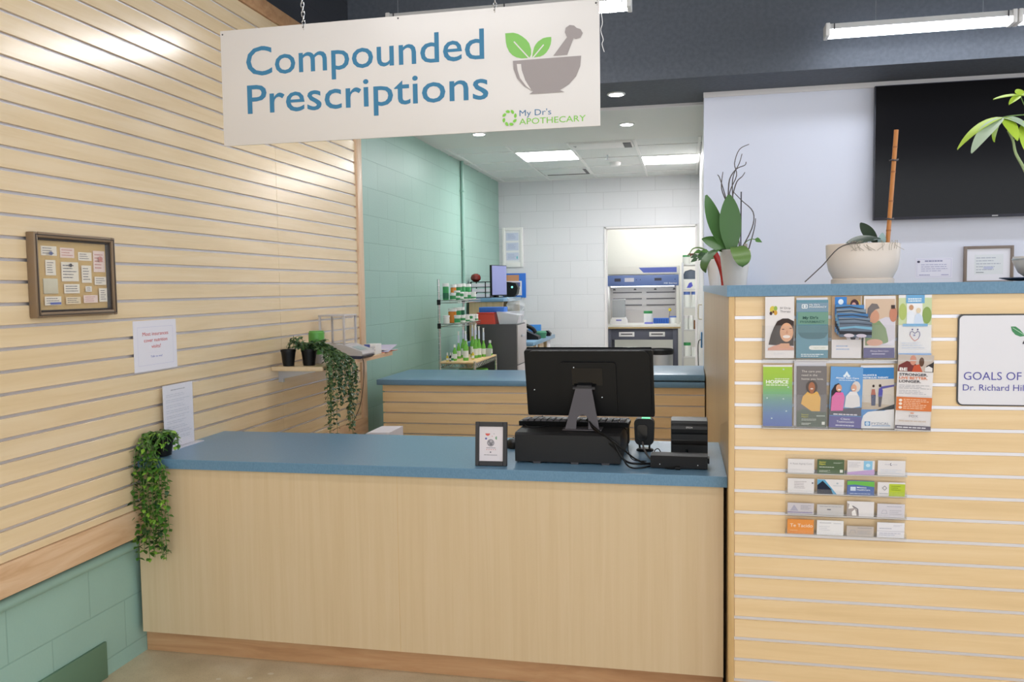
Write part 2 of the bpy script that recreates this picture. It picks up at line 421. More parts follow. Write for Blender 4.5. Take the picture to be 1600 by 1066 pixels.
downlight(0.52, 4.27, 2.866, 'recessed round downlight in the white soffit near the green wall')
def pendant(x0, x1, y, z, label, wires, LT=LT):
    t = thing('pendant_light', label, 'pendant light', ((x0 + x1) / 2, y, z), group='linear pendant lights'); w = (x1 - x0) / 2
    prof = [(-0.05, 0.0), (-0.05, 0.03), (-0.03, 0.062), (0.03, 0.062), (0.05, 0.03), (0.05, 0.0)]
    g = G(); g.prism([(-0.052, 0.028), (-0.035, 0.064), (0.035, 0.064), (0.052, 0.028)], 2 * w, WHITE, lambda u, v, d: Vector((-w + d, u, v))); g.build('housing', t)
    g = G(); g.prism([(-0.050, 0.027), (-0.044, 0.002), (-0.03, -0.006), (0.03, -0.006), (0.044, 0.002), (0.050, 0.027)], 2 * w - 0.02, LT, lambda u, v, d: Vector((-w + 0.01 + d, u, v))); g.build('diffuser', t)
    for sx in (-1, 1):
        g = G(); g.box(sx * w - 0.012, sx * w + 0.012, -0.054, 0.054, -0.008, 0.066, WHITE, 0.004); g.build('end_cap', t)
    n = max(2, int(2 * w / 0.55) + 1)
    for k in range(n):
        xx = -w + 0.035 + (2 * w - 0.07) * k / (n - 1)
        g = G(); g.box(xx - 0.003, xx + 0.003, -0.056, -0.05, 0.012, 0.06, GREYM); g.build('clip', t)
    for xx in wires:
        g = G(); g.rod((xx - (x0 + x1) / 2, 0, 0.06), (xx - (x0 + x1) / 2, 0, 3.641 - z), 0.0012, STEEL, n=6); g.build('suspension_wire', t)
pendant(3.06, 4.05, 2.58, 3.0, 'linear pendant light hanging before the bulkhead above the television, left section', (3.33, 3.9), LT2)
pendant(4.08, 5.3, 2.58, 3.0, 'linear pendant light hanging above the television, section cut off by the right edge', (4.4, 5.0), LT2)
pendant(0.65, 1.962, 1.77, 3.0, 'linear pendant light hanging behind the hanging sign, its right end showing', (0.694, 1.9))
for (x0, x1, y) in ((0.8, 2.0, -0.9), (2.6, 4.0, -0.9), (0.8, 3.2, -3.4), (3.6, 4.7, -3.4), (0.8, 3.2, -5.4), (3.7, 5.0, -5.4), (2.6, 3.8, 0.9)):  # unseen pendants, added to light the front room
    pendant(x0, x1, y, 3.05, 'added linear pendant light for the shop floor, out of view above and behind the viewer', (x0 + .2, x1 - .2), LT3)
# ceiling vents, sprinkler, detector
t = thing('ceiling_vent', 'long white air vent in the tile ceiling between the two light panels, nearer the sign', 'vent', (1.46, 5.12, 2.872))
g = G(); g.box(-0.27, 0.30, -0.15, 0.15, -0.02, 0.0, WHITE, 0.004); g.build('cover', t)
g = G(); g.box(0.22, 0.29, -0.13, 0.13, -0.024, -0.018, GREYM); g.build('louvre', t)
g = G(); g.prism([(-0.24, -0.06), (-0.21, -0.06), (-0.225, 0.02)], -0.003, LGREY, lambda u, v, d: Vector((u, v, -0.02 + d))); g.build('marker', t)
t = thing('ceiling_vent', 'square air vent with dark slot in the tile ceiling, close to the back wall', 'vent', (0.90, 6.80, 2.872))
g = G(); g.box(-0.27, 0.27, -0.24, 0.24, -0.014, 0.0, TILE, 0.003); g.build('cover', t)
g = G(); g.box(-0.24, 0.22, 0.17, 0.215, -0.017, -0.012, GREYM); g.box(0.215, 0.25, -0.2, 0.215, -0.017, -0.012, GREYM); g.build('louvre', t)
t = thing('sprinkler_head', 'small metal sprinkler head under the tile ceiling', 'sprinkler', (1.47, 5.75, 2.872))
g = G(); g.lathe([(0.0, -0.005), (0.03, -0.004), (0.033, 0.0)], WHITE, n=16); g.build('escutcheon', t)
g = G(); g.rod((0, 0, 0), (0, 0, -0.05), 0.009, STEEL); g.rod((0, 0, -0.05), (0, 0, -0.054), 0.022, STEEL); g.build('nozzle', t)
o = G(); o.lathe([(0.0, -0.045), (0.045, -0.042), (0.06, -0.028), (0.065, -0.008), (0.065, 0.0)], WHITE, n=20)
tag(o.build('smoke_detector', None, (1.50, 6.3, 2.872)), 'round white smoke detector on the tile ceiling behind the sprinkler', 'smoke detector')
# conduit pipe on the green wall
t = thing('conduit_pipe', 'thin green painted conduit pipe running up the green wall', 'pipe', (-0.028, 5.72, 0))
g = G(); g.rod((0, 0, 0.0), (0, 0, 2.871), 0.017, GREENP); g.build('pipe', t)
for z in (2.55, 1.95, 1.0):
    g = G(); g.box(-0.022, 0.02, -0.021, 0.021, z, z + 0.02, GREENP, 0.003); g.box(-0.022, -0.014, -0.03, 0.05, z, z + 0.02, GREENP); g.build('clamp', t)
# access panel at the foot of the left wall
PD = mat('dark_green_panel', (96, 128, 104), 0.55)
o = G(); o.box(0, 0.012, -0.42, 0.0, 0.0, 0.148, PD, 0.002)
tag(o.build('floor_panel', None, (-0.05, 0.155, 0.001)), 'dark green rectangular panel at the foot of the green wall', 'panel')

# ================================================================== FRONT COUNTER
t = thing('service_counter', 'long front service counter with blue laminate top and pale wood front', 'counter', (0, 0, 0))
g = G(); g.prism([(-0.022, 0.107), (2.385, 0.107), (2.385, 0.8195), (0.0115, 0.8195), (0.0115, 0.531), (-0.022, 0.531)], 0.018, LAM, lambda u, v, d: Vector((u, 0.361 + d, v)))
g.build('carcass_front', t)
cf = [c for c in t.children][0]
g = G(); g.box(1.136, 1.1372, 0.3605, 0.3615, 0.108, 0.819, EDGE); g.build('panel_seam', cf)
g = G(); g.prism([(0.0005, 0.342), (2.3965, 0.342), (2.390, 1.016), (0.0005, 1.016)], 0.04, BLUE, lambda u, v, d: Vector((u, v, 0.82 + d))); g.build('countertop', t)
g = G(); g.box(0.0, 2.397, 0.3412, 0.3422, 0.8205, 0.8575, BLUEF); g.build('front_edge', [c for c in t.children if c.name.startswith('countertop')][0])
g = G(); g.box(-0.048, 2.385, 0.42, 0.44, 0.0, 0.107, TOE); g.build('toe_board', t)
g = G(); g.box(0.012, 2.385, 0.975, 0.99, 0.0, 0.82, LAM2); g.box(0.012, 2.385, 0.44, 0.975, 0.08, 0.10, LAM2); g.build('staff_side', t)
# tall divider with slat front and blue cap
t = thing('tall_divider', 'tall divider with slatted wood front and blue cap at the counter right end', 'divider', (0, 0, 0))
g = G(); g.face([(2.399, 0.283, 0), (2.369, 3.305, 0), (2.369, 3.305, 1.508), (2.399, 0.283, 1.508)], LAM2)
g.box(2.40, 2.412, 0.284, 3.3, 0, 1.507, LAM2); g.build('side_panel', t)
g = G(); g.box(2.3985, 2.4185, 0.272, 0.30, 0, 1.508, EDGE, 0.001); g.build('corner_post', t)
g = G(); g.box(2.419, 6.0, 0.2855, 0.31, 0, 1.508, ALU); g.build('metal_channel', t)
g = G(); zr = 1.4346; ed = [1.508] + [zr - P * k for k in range(0, 19)] + [0.0]
for i in range(len(ed) - 1):
    top = ed[i] - (gh / 2 if i else 0); bot = ed[i + 1] + (gh / 2 if i + 2 < len(ed) else 0)
    if top - bot > 0.004: g.box(2.4195, 6.0, 0.280, 0.2925, bot, top, SLAT_X, 0.0012, 1)
g.build('slat_front', t)
g = G(); g.prism([(2.392, 0.268), (6.0, 0.268), (6.0, 0.80), (2.80, 0.80), (2.80, 3.298), (2.362, 3.298)], 0.039, BLUE, lambda u, v, d: Vector((u, v, 1.508 + d))); g.build('cap', t)
g = G(); g.box(2.392, 6.0, 0.2672, 0.2682, 1.509, 1.546, BLUEF); g.build('cap_edge', [c for c in t.children if c.name.startswith('cap')][0])
g = G(); g.box(2.76, 2.78, 0.80, 3.3, 0, 1.508, LAM2); g.box(2.78, 6.0, 0.76, 0.78, 0, 1.508, LAM2); g.build('back_panel', t)
# back counter
t = thing('back_counter', 'back counter with slatted wood front and blue top before the green wall', 'counter', (0, 0, 0))
g = G(); g.box(0.092, 2.366, 2.85, 3.58, 0.877, 0.917, BLUE, 0.006); g.build('countertop', t)
g = G(); g.box(0.14, 2.366, 2.885, 2.9, 0, 0.877, ALU); g.build('metal_channel', t)
g = G(); ed = [0.8765] + [0.827 - 0.0745 * k for k in range(0, 11)] + [0.0]
for i in range(len(ed) - 1):
    top = ed[i] - (0.0045 if i else 0); bot = ed[i + 1] + (0.0045 if i + 2 < len(ed) else 0)
    if top > bot: g.box(0.13, 2.366, 2.872, 2.887, bot, top, SLAT_B, 0.0012, 1)
g.build('slat_front', t)
g = G(); g.box(0.14, 2.36, 2.9, 3.56, 0.0, 0.875, LAM2); g.build('carcass', t)
t = thing('lift_up_counter', 'raised blue counter flap lying on the right end of the back counter', 'counter flap', (0, 0, 0))
g = G(); g.box(1.62, 2.366, 2.845, 3.50, 0.925, 0.965, BLUE, 0.004); g.build('flap', t)
g = G(); g.box(1.66, 2.34, 2.88, 3.48, 0.917, 0.925, BLACKM); g.build('hinge_strip', t)

# ================================================================== HANGING SIGN
SW, SH = 1.341, 0.402
t = thing('hanging_sign', 'white hanging sign reading Compounded Prescriptions with mortar and leaves', 'sign', (0.6425, 0.02, 2.069))
SIGNW = mat('sign_board', (216, 211, 208), 0.35)
g = G(); g.box(0, SW, 0.0, 0.006, 0, SH, SIGNW, 0.0008)
g.build('board', t)
TB = (60, 120, 156); GRN = (130, 188, 98); GRY = (154, 146, 146)
g = G(); p = Print(g, (0, 0, 0), (1, 0, 0), (0, 0, 1), step=0.0003)
p.text('Compounded', 0.097, 0.240, 0.1035, TB, 0.862, 0.006); p.text('Prescriptions', 0.097, 0.1085, 0.1035, TB, 0.874, 0.006); g.build('lettering', t, fix=False)
g = G(); p = Print(g, (0, 0, 0), (1, 0, 0), (0, 0, 1), step=0.0003)
leaf1 = [(1.031, .316), (1.058, .316), (1.074, .311), (1.088, .302), (1.101, .291), (1.111, .278), (1.117, .258), (1.117, .242), (1.112, .233), (1.104, .231), (1.085, .231), (1.067, .236), (1.054, .244), (1.044, .255), (1.036, .272), (1.033, .287)]
leaf2 = [(1.184, .293), (1.184, .282), (1.182, .270), (1.176, .256), (1.167, .244), (1.158, .237), (1.147, .233), (1.12, .231), (1.122, .245), (1.127, .264), (1.133, .274), (1.141, .282), (1.157, .291), (1.17, .293)]
p.poly(leaf1, GRN); p.poly(leaf2, GRN); p.line([(1.06, .287), (1.111, .229)], 0.004, SIGNW); p.line([(1.159, .27), (1.12, .228)], 0.004, SIGNW)
p.poly([(1.19, .232), (1.236, .288), (1.229, .304), (1.232, .318), (1.245, .326), (1.259, .323), (1.267, .315), (1.28, .31), (1.287, .297), (1.279, .283), (1.265, .28), (1.257, .283), (1.236, .232)], GRY)
p.poly([(1.056, .225), (1.281, .226), (1.278, .193), (1.264, .162), (1.241, .138), (1.211, .121), (1.226, .114), (1.109, .114), (1.122, .122), (1.092, .141), (1.069, .168), (1.058, .198)], GRY)
p.poly([(1.069, .214), (1.083, .213), (1.085, .193), (1.096, .16), (1.116, .127), (1.099, .141), (1.079, .168), (1.071, .194)], SIGNW)
g.build('mortar_emblem', t, fix=False)
g = G(); p = Print(g, (0, 0, 0), (1, 0, 0), (0, 0, 1), step=0.0003)
p.text("My Dr's", 1.075, 0.045, 0.0205, (76, 118, 156), 0.106); p.text('APOTHECARY', 1.074, 0.0175, 0.0205, (130, 196, 76), 0.22)
gc = (130, 196, 76); cx, cy = 1.042, 0.041
for k in range(8):
    a = k * PI / 4 + 0.35; ca, sa = math.cos(a), math.sin(a); tx, ty = -sa, ca
    q = [(0.017, -0.0075), (0.024, -0.007), (0.0275, -0.001), (0.026, 0.006), (0.020, 0.004), (0.016, -0.002)]
    p.poly([(cx + ca * r * .92 + tx * s2, cy + sa * r + ty * s2) for r, s2 in q], gc)
g.build('shop_emblem', t, fix=False)
for x, z in ((0.009, 0.389), (0.317, 0.391), (0.662, 0.394), (0.996, 0.394), (1.33, 0.389)):
    g = G(); g.rod((x, -0.0008, z), (x, 0.0, z), 0.003, GREYM, n=10); g.build('eyelet', t)
def chain(name, x, z0, z1, lean, label):
    t = G(); n = int((z1 - z0) / 0.0155)
    for k in range(n):
        c = Vector((x + lean * k / n, 0.023, z0 + 0.0155 * k + 0.008)); rr = []
        U = Vector((1, 0, 0)) if k % 2 else Vector((0, 1, 0)); U = (U + Vector((0.6, 0.5, 0)) * (1 if k % 2 else -0.3)).normalized()
        for j in range(10): a = 2 * PI * j / 10; rr.append(c + U * 0.0055 * math.cos(a) + Vector((0, 0, 0.0115 * math.sin(a))))
        t.tube(rr + [rr[0]], 0.0012, CHROME, 5, 1)
    return tag(t.build(name), label, 'chain', 'metal chains holding the sign')
chain('sign_chain', 0.9605, 2.452, 3.64, -0.05, 'metal link chain holding the left part of the hanging sign')
chain('sign_chain', 1.639, 2.457, 3.64, 0.04, 'metal link chain holding the middle of the hanging sign')
chain('sign_chain', 1.976, 2.452, 3.64, 0.02, 'metal link chain holding the right corner of the hanging sign')
g = G(); g.tube([(1.984, 0.03, 2.452), (1.992, 0.03, 2.40), (1.986, 0.032, 2.375), (1.994, 0.03, 2.345), (1.990, 0.03, 2.33), (1.997, 0.03, 2.305)], 0.0012, WHITE, 5)
tag(g.build('loose_cord'), 'thin loose white cord dangling at the right edge of the hanging sign', 'cord')

# ================================================================== ON THE FRONT COUNTER
CZ = 0.8602
# framed card
t = thing('picture_frame', 'small black picture frame with a printed card standing on the counter', 'picture frame', (1.5095, 0.404, CZ), rot=(-0.12, 0, 0.03))
g = G()
for a in ((-.0625, -.047, 0, .17), (.047, .0625, 0, .17), (-.047, .047, 0, .018), (-.047, .047, .152, .17)): g.box(a[0], a[1], -0.008, 0.008, a[2], a[3], BLACKM, 0.0012, 1)
g.build('frame', t)
g = G(); g.box(-.047, .047, -0.003, 0.004, .018, .152, mat('card_paper', (224, 216, 220), 0.6)); p = Print(g, (-.047, -0.003, .018), (1, 0, 0), (0, 0, 1), 0.094, 0.134)
p.ell(.35, .80, .10, .07, (206, 92, 84), 14, PI, 2 * PI); p.ell(.28, .65, .045, .03, (92, 96, 160)); p.ell(.74, .67, .07, .05, (120, 160, 128), 14, PI / 2, 1.5 * PI); p.ell(.62, .79, .02, .015, (170, 170, 180)); p.ell(.54, .72, .02, .015, (214, 160, 160))
p.ell(.48, .53, .155, .105, (150, 146, 152)); p.line([(.38, .5), (.5, .6), (.58, .5)], .003, (196, 190, 196)); p.line([(.4, .58), (.5, .46), (.56, .56)], .003, (110, 106, 112))
p.lines(.3, .7, .37, .40, 1, (150, 140, 146), .6); 
for k in range(5): p.ell(.32 + .09 * k, .335, .016, .014, (206, 120, 110), 8)
p.ell(.48, .26, .03, .018, (96, 92, 104)); p.lines(.2, .78, .17, .19, 1, (120, 116, 124), .6); p.rect(.06, .92, .94, .925, (200, 192, 198))
g.build('card', t)
g = G(); g.prism([(0.006, 0.11), (0.006, 0.125), (0.075, -0.004), (0.068, -0.009)], 0.03, BLACKM, lambda u, v, d: Vector((-0.015 + d, u, v))); g.build('easel_back', t)
# cash drawer
t = thing('cash_drawer', 'large black metal cash drawer box under the monitor on the counter', 'cash drawer', (1.797, 0.476, CZ))
BXK = mat('black_powder_coat', (24, 23, 24), 0.5, spec=0.35)
g = G(); prof = [(0, .006), (0, .112), (.012, .120), (.41, .120), (.43, .11), (.43, .006)]
g.prism(prof, .414, BXK, lambda u, v, d: Vector((-.207 + d, u, v))); g.build('housing', t)
g = G(); g.box(-.213, .213, .405, .445, .008, .118, BLACK, .006); g.build('drawer_front', t)
for x in (-.12, .03, .15):
    g = G(); g.box(x - .015, x + .015, -.0012, .02, 0.0, .007, GREYM); g.build('foot', t)
# monitor with stand
t = thing('monitor', 'black monitor seen from behind on a grey tapered stand on the cash drawer', 'monitor', (1.848, 0.60, CZ + 0.121), rz=0.0)
tilt = 0.17
MB = 0.036
def mt(x, d, h):   # screen frame: x across, d depth towards the staff, h up along the tilted screen
    return Vector((x + .014 + 0.02 * (0.15 - h), .075 + d * math.cos(tilt) - h * math.sin(tilt) + .02, MB + h * math.cos(tilt) + d * math.sin(tilt)))
def rr(x0, x1, z0, z1, r, n=5):
    P_ = []
    for cx, cz, a in ((x1 - r, z1 - r, 0), (x0 + r, z1 - r, PI / 2), (x0 + r, z0 + r, PI), (x1 - r, z0 + r, 1.5 * PI)):
        for k in range(n + 1): P_.append((cx + r * math.cos(a + PI / 2 * k / n), cz + r * math.sin(a + PI / 2 * k / n)))
    return P_
g = G(); g.prism(rr(-.262, .262, 0, .279, .008), .03, BLACK, lambda u, v, d: mt(u, d, v)); g.prism(rr(-.25, .25, .012, .28, .03), .014, BLACK, lambda u, v, d: mt(u, -d, v)); g.build('shell', t)
g = G(); g.prism(rr(-.257, .257, .006, .285, .004), .001, BLACKG, lambda u, v, d: mt(u, .0302 + d, v)); g.build('screen', t)
g = G(); g.prism(rr(-.112, .114, .025, .235, .012), .012, BLACK, lambda u, v, d: mt(u, -.014 - d, v)); g.build('rear_cover', t)
g = G(); g.prism(rr(-.065, .06, .14, .212, .003), .002, BLACKG, lambda u, v, d: mt(u, -.026 - d, v)); g.build('mount_plate', t)
for x, z in ((-.055, .215), (.055, .09), (-.225, .115)):
    g = G(); q = mt(x, -.0285 if abs(x) < .1 else -.0145, z); g.rod(q, q + Vector((0, -.003, 0)), .0025, STEEL, n=8); g.build('screw', t)
STG = mat('grey_stand_metal', (84, 80, 84), 0.42, 0.4)
g = G()
def arm(u, v, d): return Vector((u, -.052 + d + (v * .42), v))
g.face
outer = [(-.069, 0), (-.033, .162), (.031, .162), (.069, 0), (.024, 0), (.024, .035)] + [(.024 * math.cos(a), .035 + .024 * math.sin(a)) for a in [PI * k / 8 for k in range(1, 8)]] + [(-.024, .035), (-.024, 0)]
g.prism(outer, .006, STG, arm); g.build('stand_arm', t)
g = G(); g.box(-.078, .078, -.066, .022, 0, .005, STG, .002); g.build('stand_base', t)
g = G(); g.rod((-.045, .022, .158), (.045, .022, .158), .008, BLACKM, n=12); g.box(-.03, .03, .02, .075, .145, .17, BLACKM); g.build('hinge', t)
# keyboard
t = thing('keyboard', 'black keyboard lying on the cash drawer behind the monitor stand', 'keyboard', (1.80, 0.712, CZ + 0.1205), rot=(0, 0, 0))
g = G(); g.prism([(-.075, .0), (-.08, .020), (.06, .013), (.065, .0)], .45, BLACK, lambda u, v, d: Vector((-.225 + d, u, v))); g.build('case', t)
g = G()
for r_ in range(5):
    for k in range(16): g.box(-.213 + k * .0267, -.213 + k * .0267 + .022, -.068 + r_ * .024, -.068 + r_ * .024 + .019, .010, .0255 - r_ * .0016, mat('key_caps', (74, 72, 76), .5), .002, 1)
g.build('keys', t)
# mouse
t = thing('computer_mouse', 'black computer mouse on the counter left of the cash drawer', 'mouse', (1.515, 0.80, CZ), rz=0.2)
g = G(); g.lathe([(0, .036), (.018, .033), (.030, .022), (.034, .008), (.033, 0), (0, 0)], BLACK, n=20, sy=1.7); g.build('body', t)
g = G(); g.rod((-.004, .03, .03), (.004, .03, .03), .007, GREYM); g.build('scroll_wheel', t)
# scanner
t = thing('barcode_scanner', 'black hands free barcode scanner on a round foot with green light', 'scanner', (2.082, 0.79, CZ))
g = G(); g.lathe([(0, .010), (.03, .009), (.036, .004), (.036, 0), (0, 0)], BLACK, n=24); g.build('base', t)
for x in (-.02, .017):
    g = G(); g.tube([(x, 0, .006), (x * 1.1, -.004, .02), (x * 1.2, -.004, .04)], .004, BLACK, 8); g.build('stem', t)
g = G(); g.prism(rr(-.043, .040, .028, .138, .02), .05, BLACK, lambda u, v, d: Vector((u * (1 - .2 * max(0, .07 - v) / .07), -.03 + d, v))); g.prism(rr(-.03, .012, .05, .115, .012), .012, BLACKG, lambda u, v, d: Vector((u, -.042 + d, v))); g.build('head', t)
g = G(); g.box(-.012, .022, -.02, .01, .1375, .1395, LED('scanner_indicator', 1.2, (80, 200, 130))); g.build('indicator', t)
# receipt printer
t = thing('receipt_printer', 'black compact receipt printer at the right end of the counter', 'printer', (2.264, 0.72, CZ), rz=0.0)
PR = mat('printer_shell', (24, 23, 23), 0.4)
prof = [(0, 0), (0, .040), (.012, .046), (.020, .054), (.022, .058), (.022, .080), (.010, .084), (.006, .090), (.004, .104), (.008, .116), (.020, .124), (.024, .136), (.12, .138), (.135, .13), (.14, 0)]
g = G(); g.prism(prof, .142, PR, lambda u, v, d: Vector((-.071 + d, u, v))); g.build('housing', t)
g = G(); g.box(-.0735, -.071, .014, .13, .004, .134, BLACKM); g.box(.071, .0735, .014, .13, .004, .134, BLACKM); g.build('side_panel', t)
g = G(); p = Print(g, (-.02, .0052, .108), (1, 0, 0), (0, -.12, 1), 1, 1, 0.0004); p.text('EPSON', 0.007, 0, .0075, (214, 212, 210), .026, .02); g.build('badge', t, fix=False)
g = G(); g.box(-.016, -.004, -.0006, .01, .0, .022, BLACKG); g.build('cable_slot', t)
# flat black box
t = thing('card_terminal_base', 'long low black box near the counter right front edge', 'terminal', (2.225, 0.438, CZ), rz=-0.03)
g = G(); g.prism([(0, .004), (-.004, .046), (0, .05), (.075, .05), (.08, .004)], .21, BXK, lambda u, v, d: Vector((-.105 + d, u, v))); g.build('housing', t)
g = G(); g.box(.105, .112, .012, .06, .022, .042, BLACK, .002); g.build('port_cover', t)
g = G(); g.rod((-.012, -.012, .007), (.006, -.012, .007), .006, BLACK); g.tube([(-.05, -.004, .004), (-.03, -.009, .004), (-.01, -.012, .006)], .003, BLACK, 6); g.build('plug', t)
for x in (-.07, .07):
    g = G(); g.rod((x, -.0025, .018), (x, .0, .018), .002, STEEL, n=8); g.build('screw', t)
def cable(pts, r, label, m=BLACK, name='cable', group='cables on the counter'):
    g = G(); g.tube(pts, r, m, 8, 6); return tag(g.build(name), label, 'cable', group)
cable([(1.865, .60, 1.02), (1.90, .515, 1.0), (1.975, .465, .955), (2.01, .448, .90), (2.045, .47, .872), (2.11, .50, .866), (2.15, .53, .866)], .0042, 'thick black cable falling from the monitor stand past the cash drawer')
cable([(1.862, .61, 1.03), (1.895, .53, .992), (1.95, .47, .975), (2.012, .46, .93), (2.06, .49, .885), (2.11, .47, .872), (2.14, .44 + .09, .866)], .0035, 'black cable running above the thick cable towards the low black box')
cable([(1.86, .61, 1.015), (1.905, .52, .985), (2.0, .455, .915), (2.03, .445, .872), (2.055, .42, .8645), (2.09, .43, .8645), (2.118, .46, .865)], .0032, 'black cable sagging lowest beside the cash drawer corner')
cable([(1.93, .68, .986), (1.99, .66, .985), (2.02, .64, .96), (2.025, .60, .90), (2.045, .57, .866), (2.10, .55, .8645)], .002, 'thin black cable looping from the keyboard to the scanner foot')
cable([(2.075, .735, .905), (2.085, .68, .885), (2.11, .60, .868), (2.14, .55, .8645)], .004, 'grey cable coming out of the barcode scanner', mat('grey_cable', (96, 90, 88), .5))
cable([(2.14, .56, .864), (2.13, .57, .90), (2.145, .575, .91), (2.16, .57, .885), (2.165, .56, .864)], .002, 'thin black cable standing in a loop behind the low black box')
cable([(2.17, .60, .864), (2.19, .615, .872), (2.225, .62, .874), (2.25, .64, .868), (2.26, .67, .864)], .0035, 'green cable lying before the receipt printer', mat('green_cable', (38, 92, 74), .5))
cable([(1.64, .84, .99), (1.585, .70, .99), (1.62, .60, .983), (1.68, .62, .983), (1.72, .67, .983)], .0022, 'thin keyboard cable curled on top of the cash drawer')
# paper in a stand by the wall
t = thing('sign_holder', 'clear sign holder with a white printed page standing on the counter against the wall', 'sign holder', (0.022, 0.61, CZ))
g = G(); g.box(-.0035, -.0015, -.112, .112, .004, .285, ACR); g.box(.0015, .0035, -.112, .112, .004, .285, ACR); g.box(-.006, .034, -.112, .135, 0, .004, mat('frosted_acrylic', (214, 212, 220), .25)); g.build('holder', t)
g = G(); g.box(-.0012, .0012, -.11, .11, .005, .284, PAPER); p = Print(g, (.0012, -.11, .005), (0, 1, 0), (0, 0, 1), .22, .279)
p.lines(.25, .75, .9, .93, 1, (168, 166, 174), .5); 
for k in range(9): p.lines(.08, .92, .80 - k * .085, .86 - k * .085, 2, (196, 195, 204), .4, k)
g.build('page', t)
# hanging plant on the counter corner
def strand(g, pts, n, size, mats, st, seed, droop=.4):
    rnd = random.Random(seed); P_ = [Vector(q) for q in pts]; L = [0]
    for a, b_ in zip(P_, P_[1:]): L.append(L[-1] + (b_ - a).length)
    g.tube(P_, .0013, st, 5, 3)
    for k in range(n):
        d = L[-1] * (k + .5) / n; i = max(j for j in range(len(P_) - 1) if L[j] <= d + 1e-9); tt = (d - L[i]) / max(1e-6, L[i + 1] - L[i]); c = P_[i].lerp(P_[i + 1], tt)
        for s in (0, 1):
            a = rnd.random() * 2 * PI
            g.leaf(c, (math.cos(a), math.sin(a), rnd.uniform(-.6, .35)), (rnd.uniform(-.3, .3), rnd.uniform(-.3, .3), 1), size * rnd.uniform(.7, 1.25), size * rnd.uniform(.62, .85), rnd.choice(mats), rnd.uniform(.2, .8), 3, 0, .12, .8)
t = thing('hanging_plant', 'trailing green plant in a dark pot hanging over the counter left corner', 'plant', (0.075, 0.405, CZ))
g = G(); g.lathe([(0, .004), (.036, .004), (.05, .085), (.054, .085), (.054, .092), (.047, .092), (.045, .07), (0, .07)], BLACK, n=20); g.build('pot', t)
g = G(); rnd = random.Random(11); MM = [LEAF_D, LEAF_M, LEAF_M, LEAF_M, LEAF_L]
for k in range(17):
    x0 = rnd.uniform(-.07, .055); x1 = -.075 + .165 * (k + .5) ** 1.0 / 17 + rnd.uniform(-.01, .01); bot = -.26 - .15 * rnd.random() if k % 3 else -.39 - .04 * rnd.random(); yo = -.085 - .03 * rnd.random()
    strand(g, [(x0 * .3, -.01, .08), (x0 * .7, -.05, .105), (x0 * .5 + x1 * .5, yo + .01, .05), (x1, yo, -.05), (x1 + rnd.uniform(-.01, .01), yo, bot * .5), (x1 + rnd.uniform(-.012, .012), yo + .005, bot)], 25, .025, MM, STEMG, 100 + k)
for k in range(16):
    a = rnd.random() * 2 * PI; r = rnd.uniform(.02, .055)
    strand(g, [(0, 0, .075), (r * .5 * math.cos(a), r * .5 * math.sin(a) - .01, .10), (r * math.cos(a), r * math.sin(a) - .02, .115 - .03 * rnd.random())], 9, .026, MM, STEMG, 200 + k)
for k in range(9):
    a = -.9 + .28 * k
    strand(g, [(0, 0, .08), (.035 * math.cos(a), .035 * math.sin(a), .105), (.062 * math.cos(a), .062 * math.sin(a), .085), (.066 * math.cos(a), .066 * math.sin(a), .03 + .03 * (k % 3))], 6, .024, MM, STEMG, 260 + k)
g.build('foliage', t)
# white box behind the counter
t = thing('white_paper_tray', 'white paper tray on a stand showing just behind the counter', 'paper tray', (0.735, 1.22, 0))
g = G(); g.box(-.085, .085, -.10, .14, 0, .80, WHITE, .006); g.build('stand', t)
g = G(); g.prism([(-.09, .80), (-.03, .845), (.085, .848), (.085, .80)], .2, PAPER, lambda u, v, d: Vector((u, -.08 + d, v))); g.build('paper_stack', t)

# ================================================================== ON THE LEFT WALL
t = thing('framed_labels', 'old bronze picture frame of apothecary labels hanging on the slatted wall', 'picture frame', (0.0005, 0.0, 1.468))
BRZ = mat('bronze_frame', (138, 116, 92), .4, .35); DKB = mat('dark_frame_line', (52, 44, 40), .5)
W0, W1, HH = -.206, .216, .303; fw = .020
g = G()
def fr(g, y0, y1, z0, z1, w, x0, x1, m, bev=.002):
    g.box(x0, x1, y0, y0 + w, z0, z1, m, bev); g.box(x0, x1, y1 - w, y1, z0, z1, m, bev); g.box(x0, x1, y0 + w, y1 - w, z0, z0 + w, m, bev); g.box(x0, x1, y0 + w, y1 - w, z1 - w, z1, m, bev)
fr(g, W0, W1, 0, HH, fw, 0, .034, BRZ, .004); fr(g, W0 + .008, W1 - .008, .008, HH - .008, .003, .03, .036, DKB, .0005); g.build('frame', t)
g = G(); fr(g, W0 + fw, W1 - fw, fw, HH - fw, .007, .0, .026, DKB, .001); g.build('inner_lip', t)
g = G(); g.box(.004, .008, W0 + fw, W1 - fw, fw, HH - fw, mat('kraft_backing', (206, 170, 104), .7)); g.build('backing', t)
g = G(); p = Print(g, (.0085, W0 + fw, fw), (0, 1, 0), (0, 0, 1), W1 - W0 - 2 * fw, HH - 2 * fw, .0003)
CR = (232, 222, 204); PK = (232, 208, 196); BLk = (96, 90, 100)
labs = [(.10, .77, .30, .90, CR), (.34, .75, .53, .89, PK), (.58, .72, .77, .84, CR), (.79, .56, .96, .87, PK), (.14, .50, .27, .71, CR), (.34, .42, .57, .69, CR), (.61, .40, .75, .65, CR), (.79, .37, .96, .49, CR), (.36, .25, .57, .38, CR), (.65, .27, .74, .35, (222, 214, 200)), (.84, .12, .96, .32, CR), (.10, .09, .31, .21, CR), (.37, .10, .57, .20, (226, 206, 170)), (.61, .11, .81, .22, PK)]
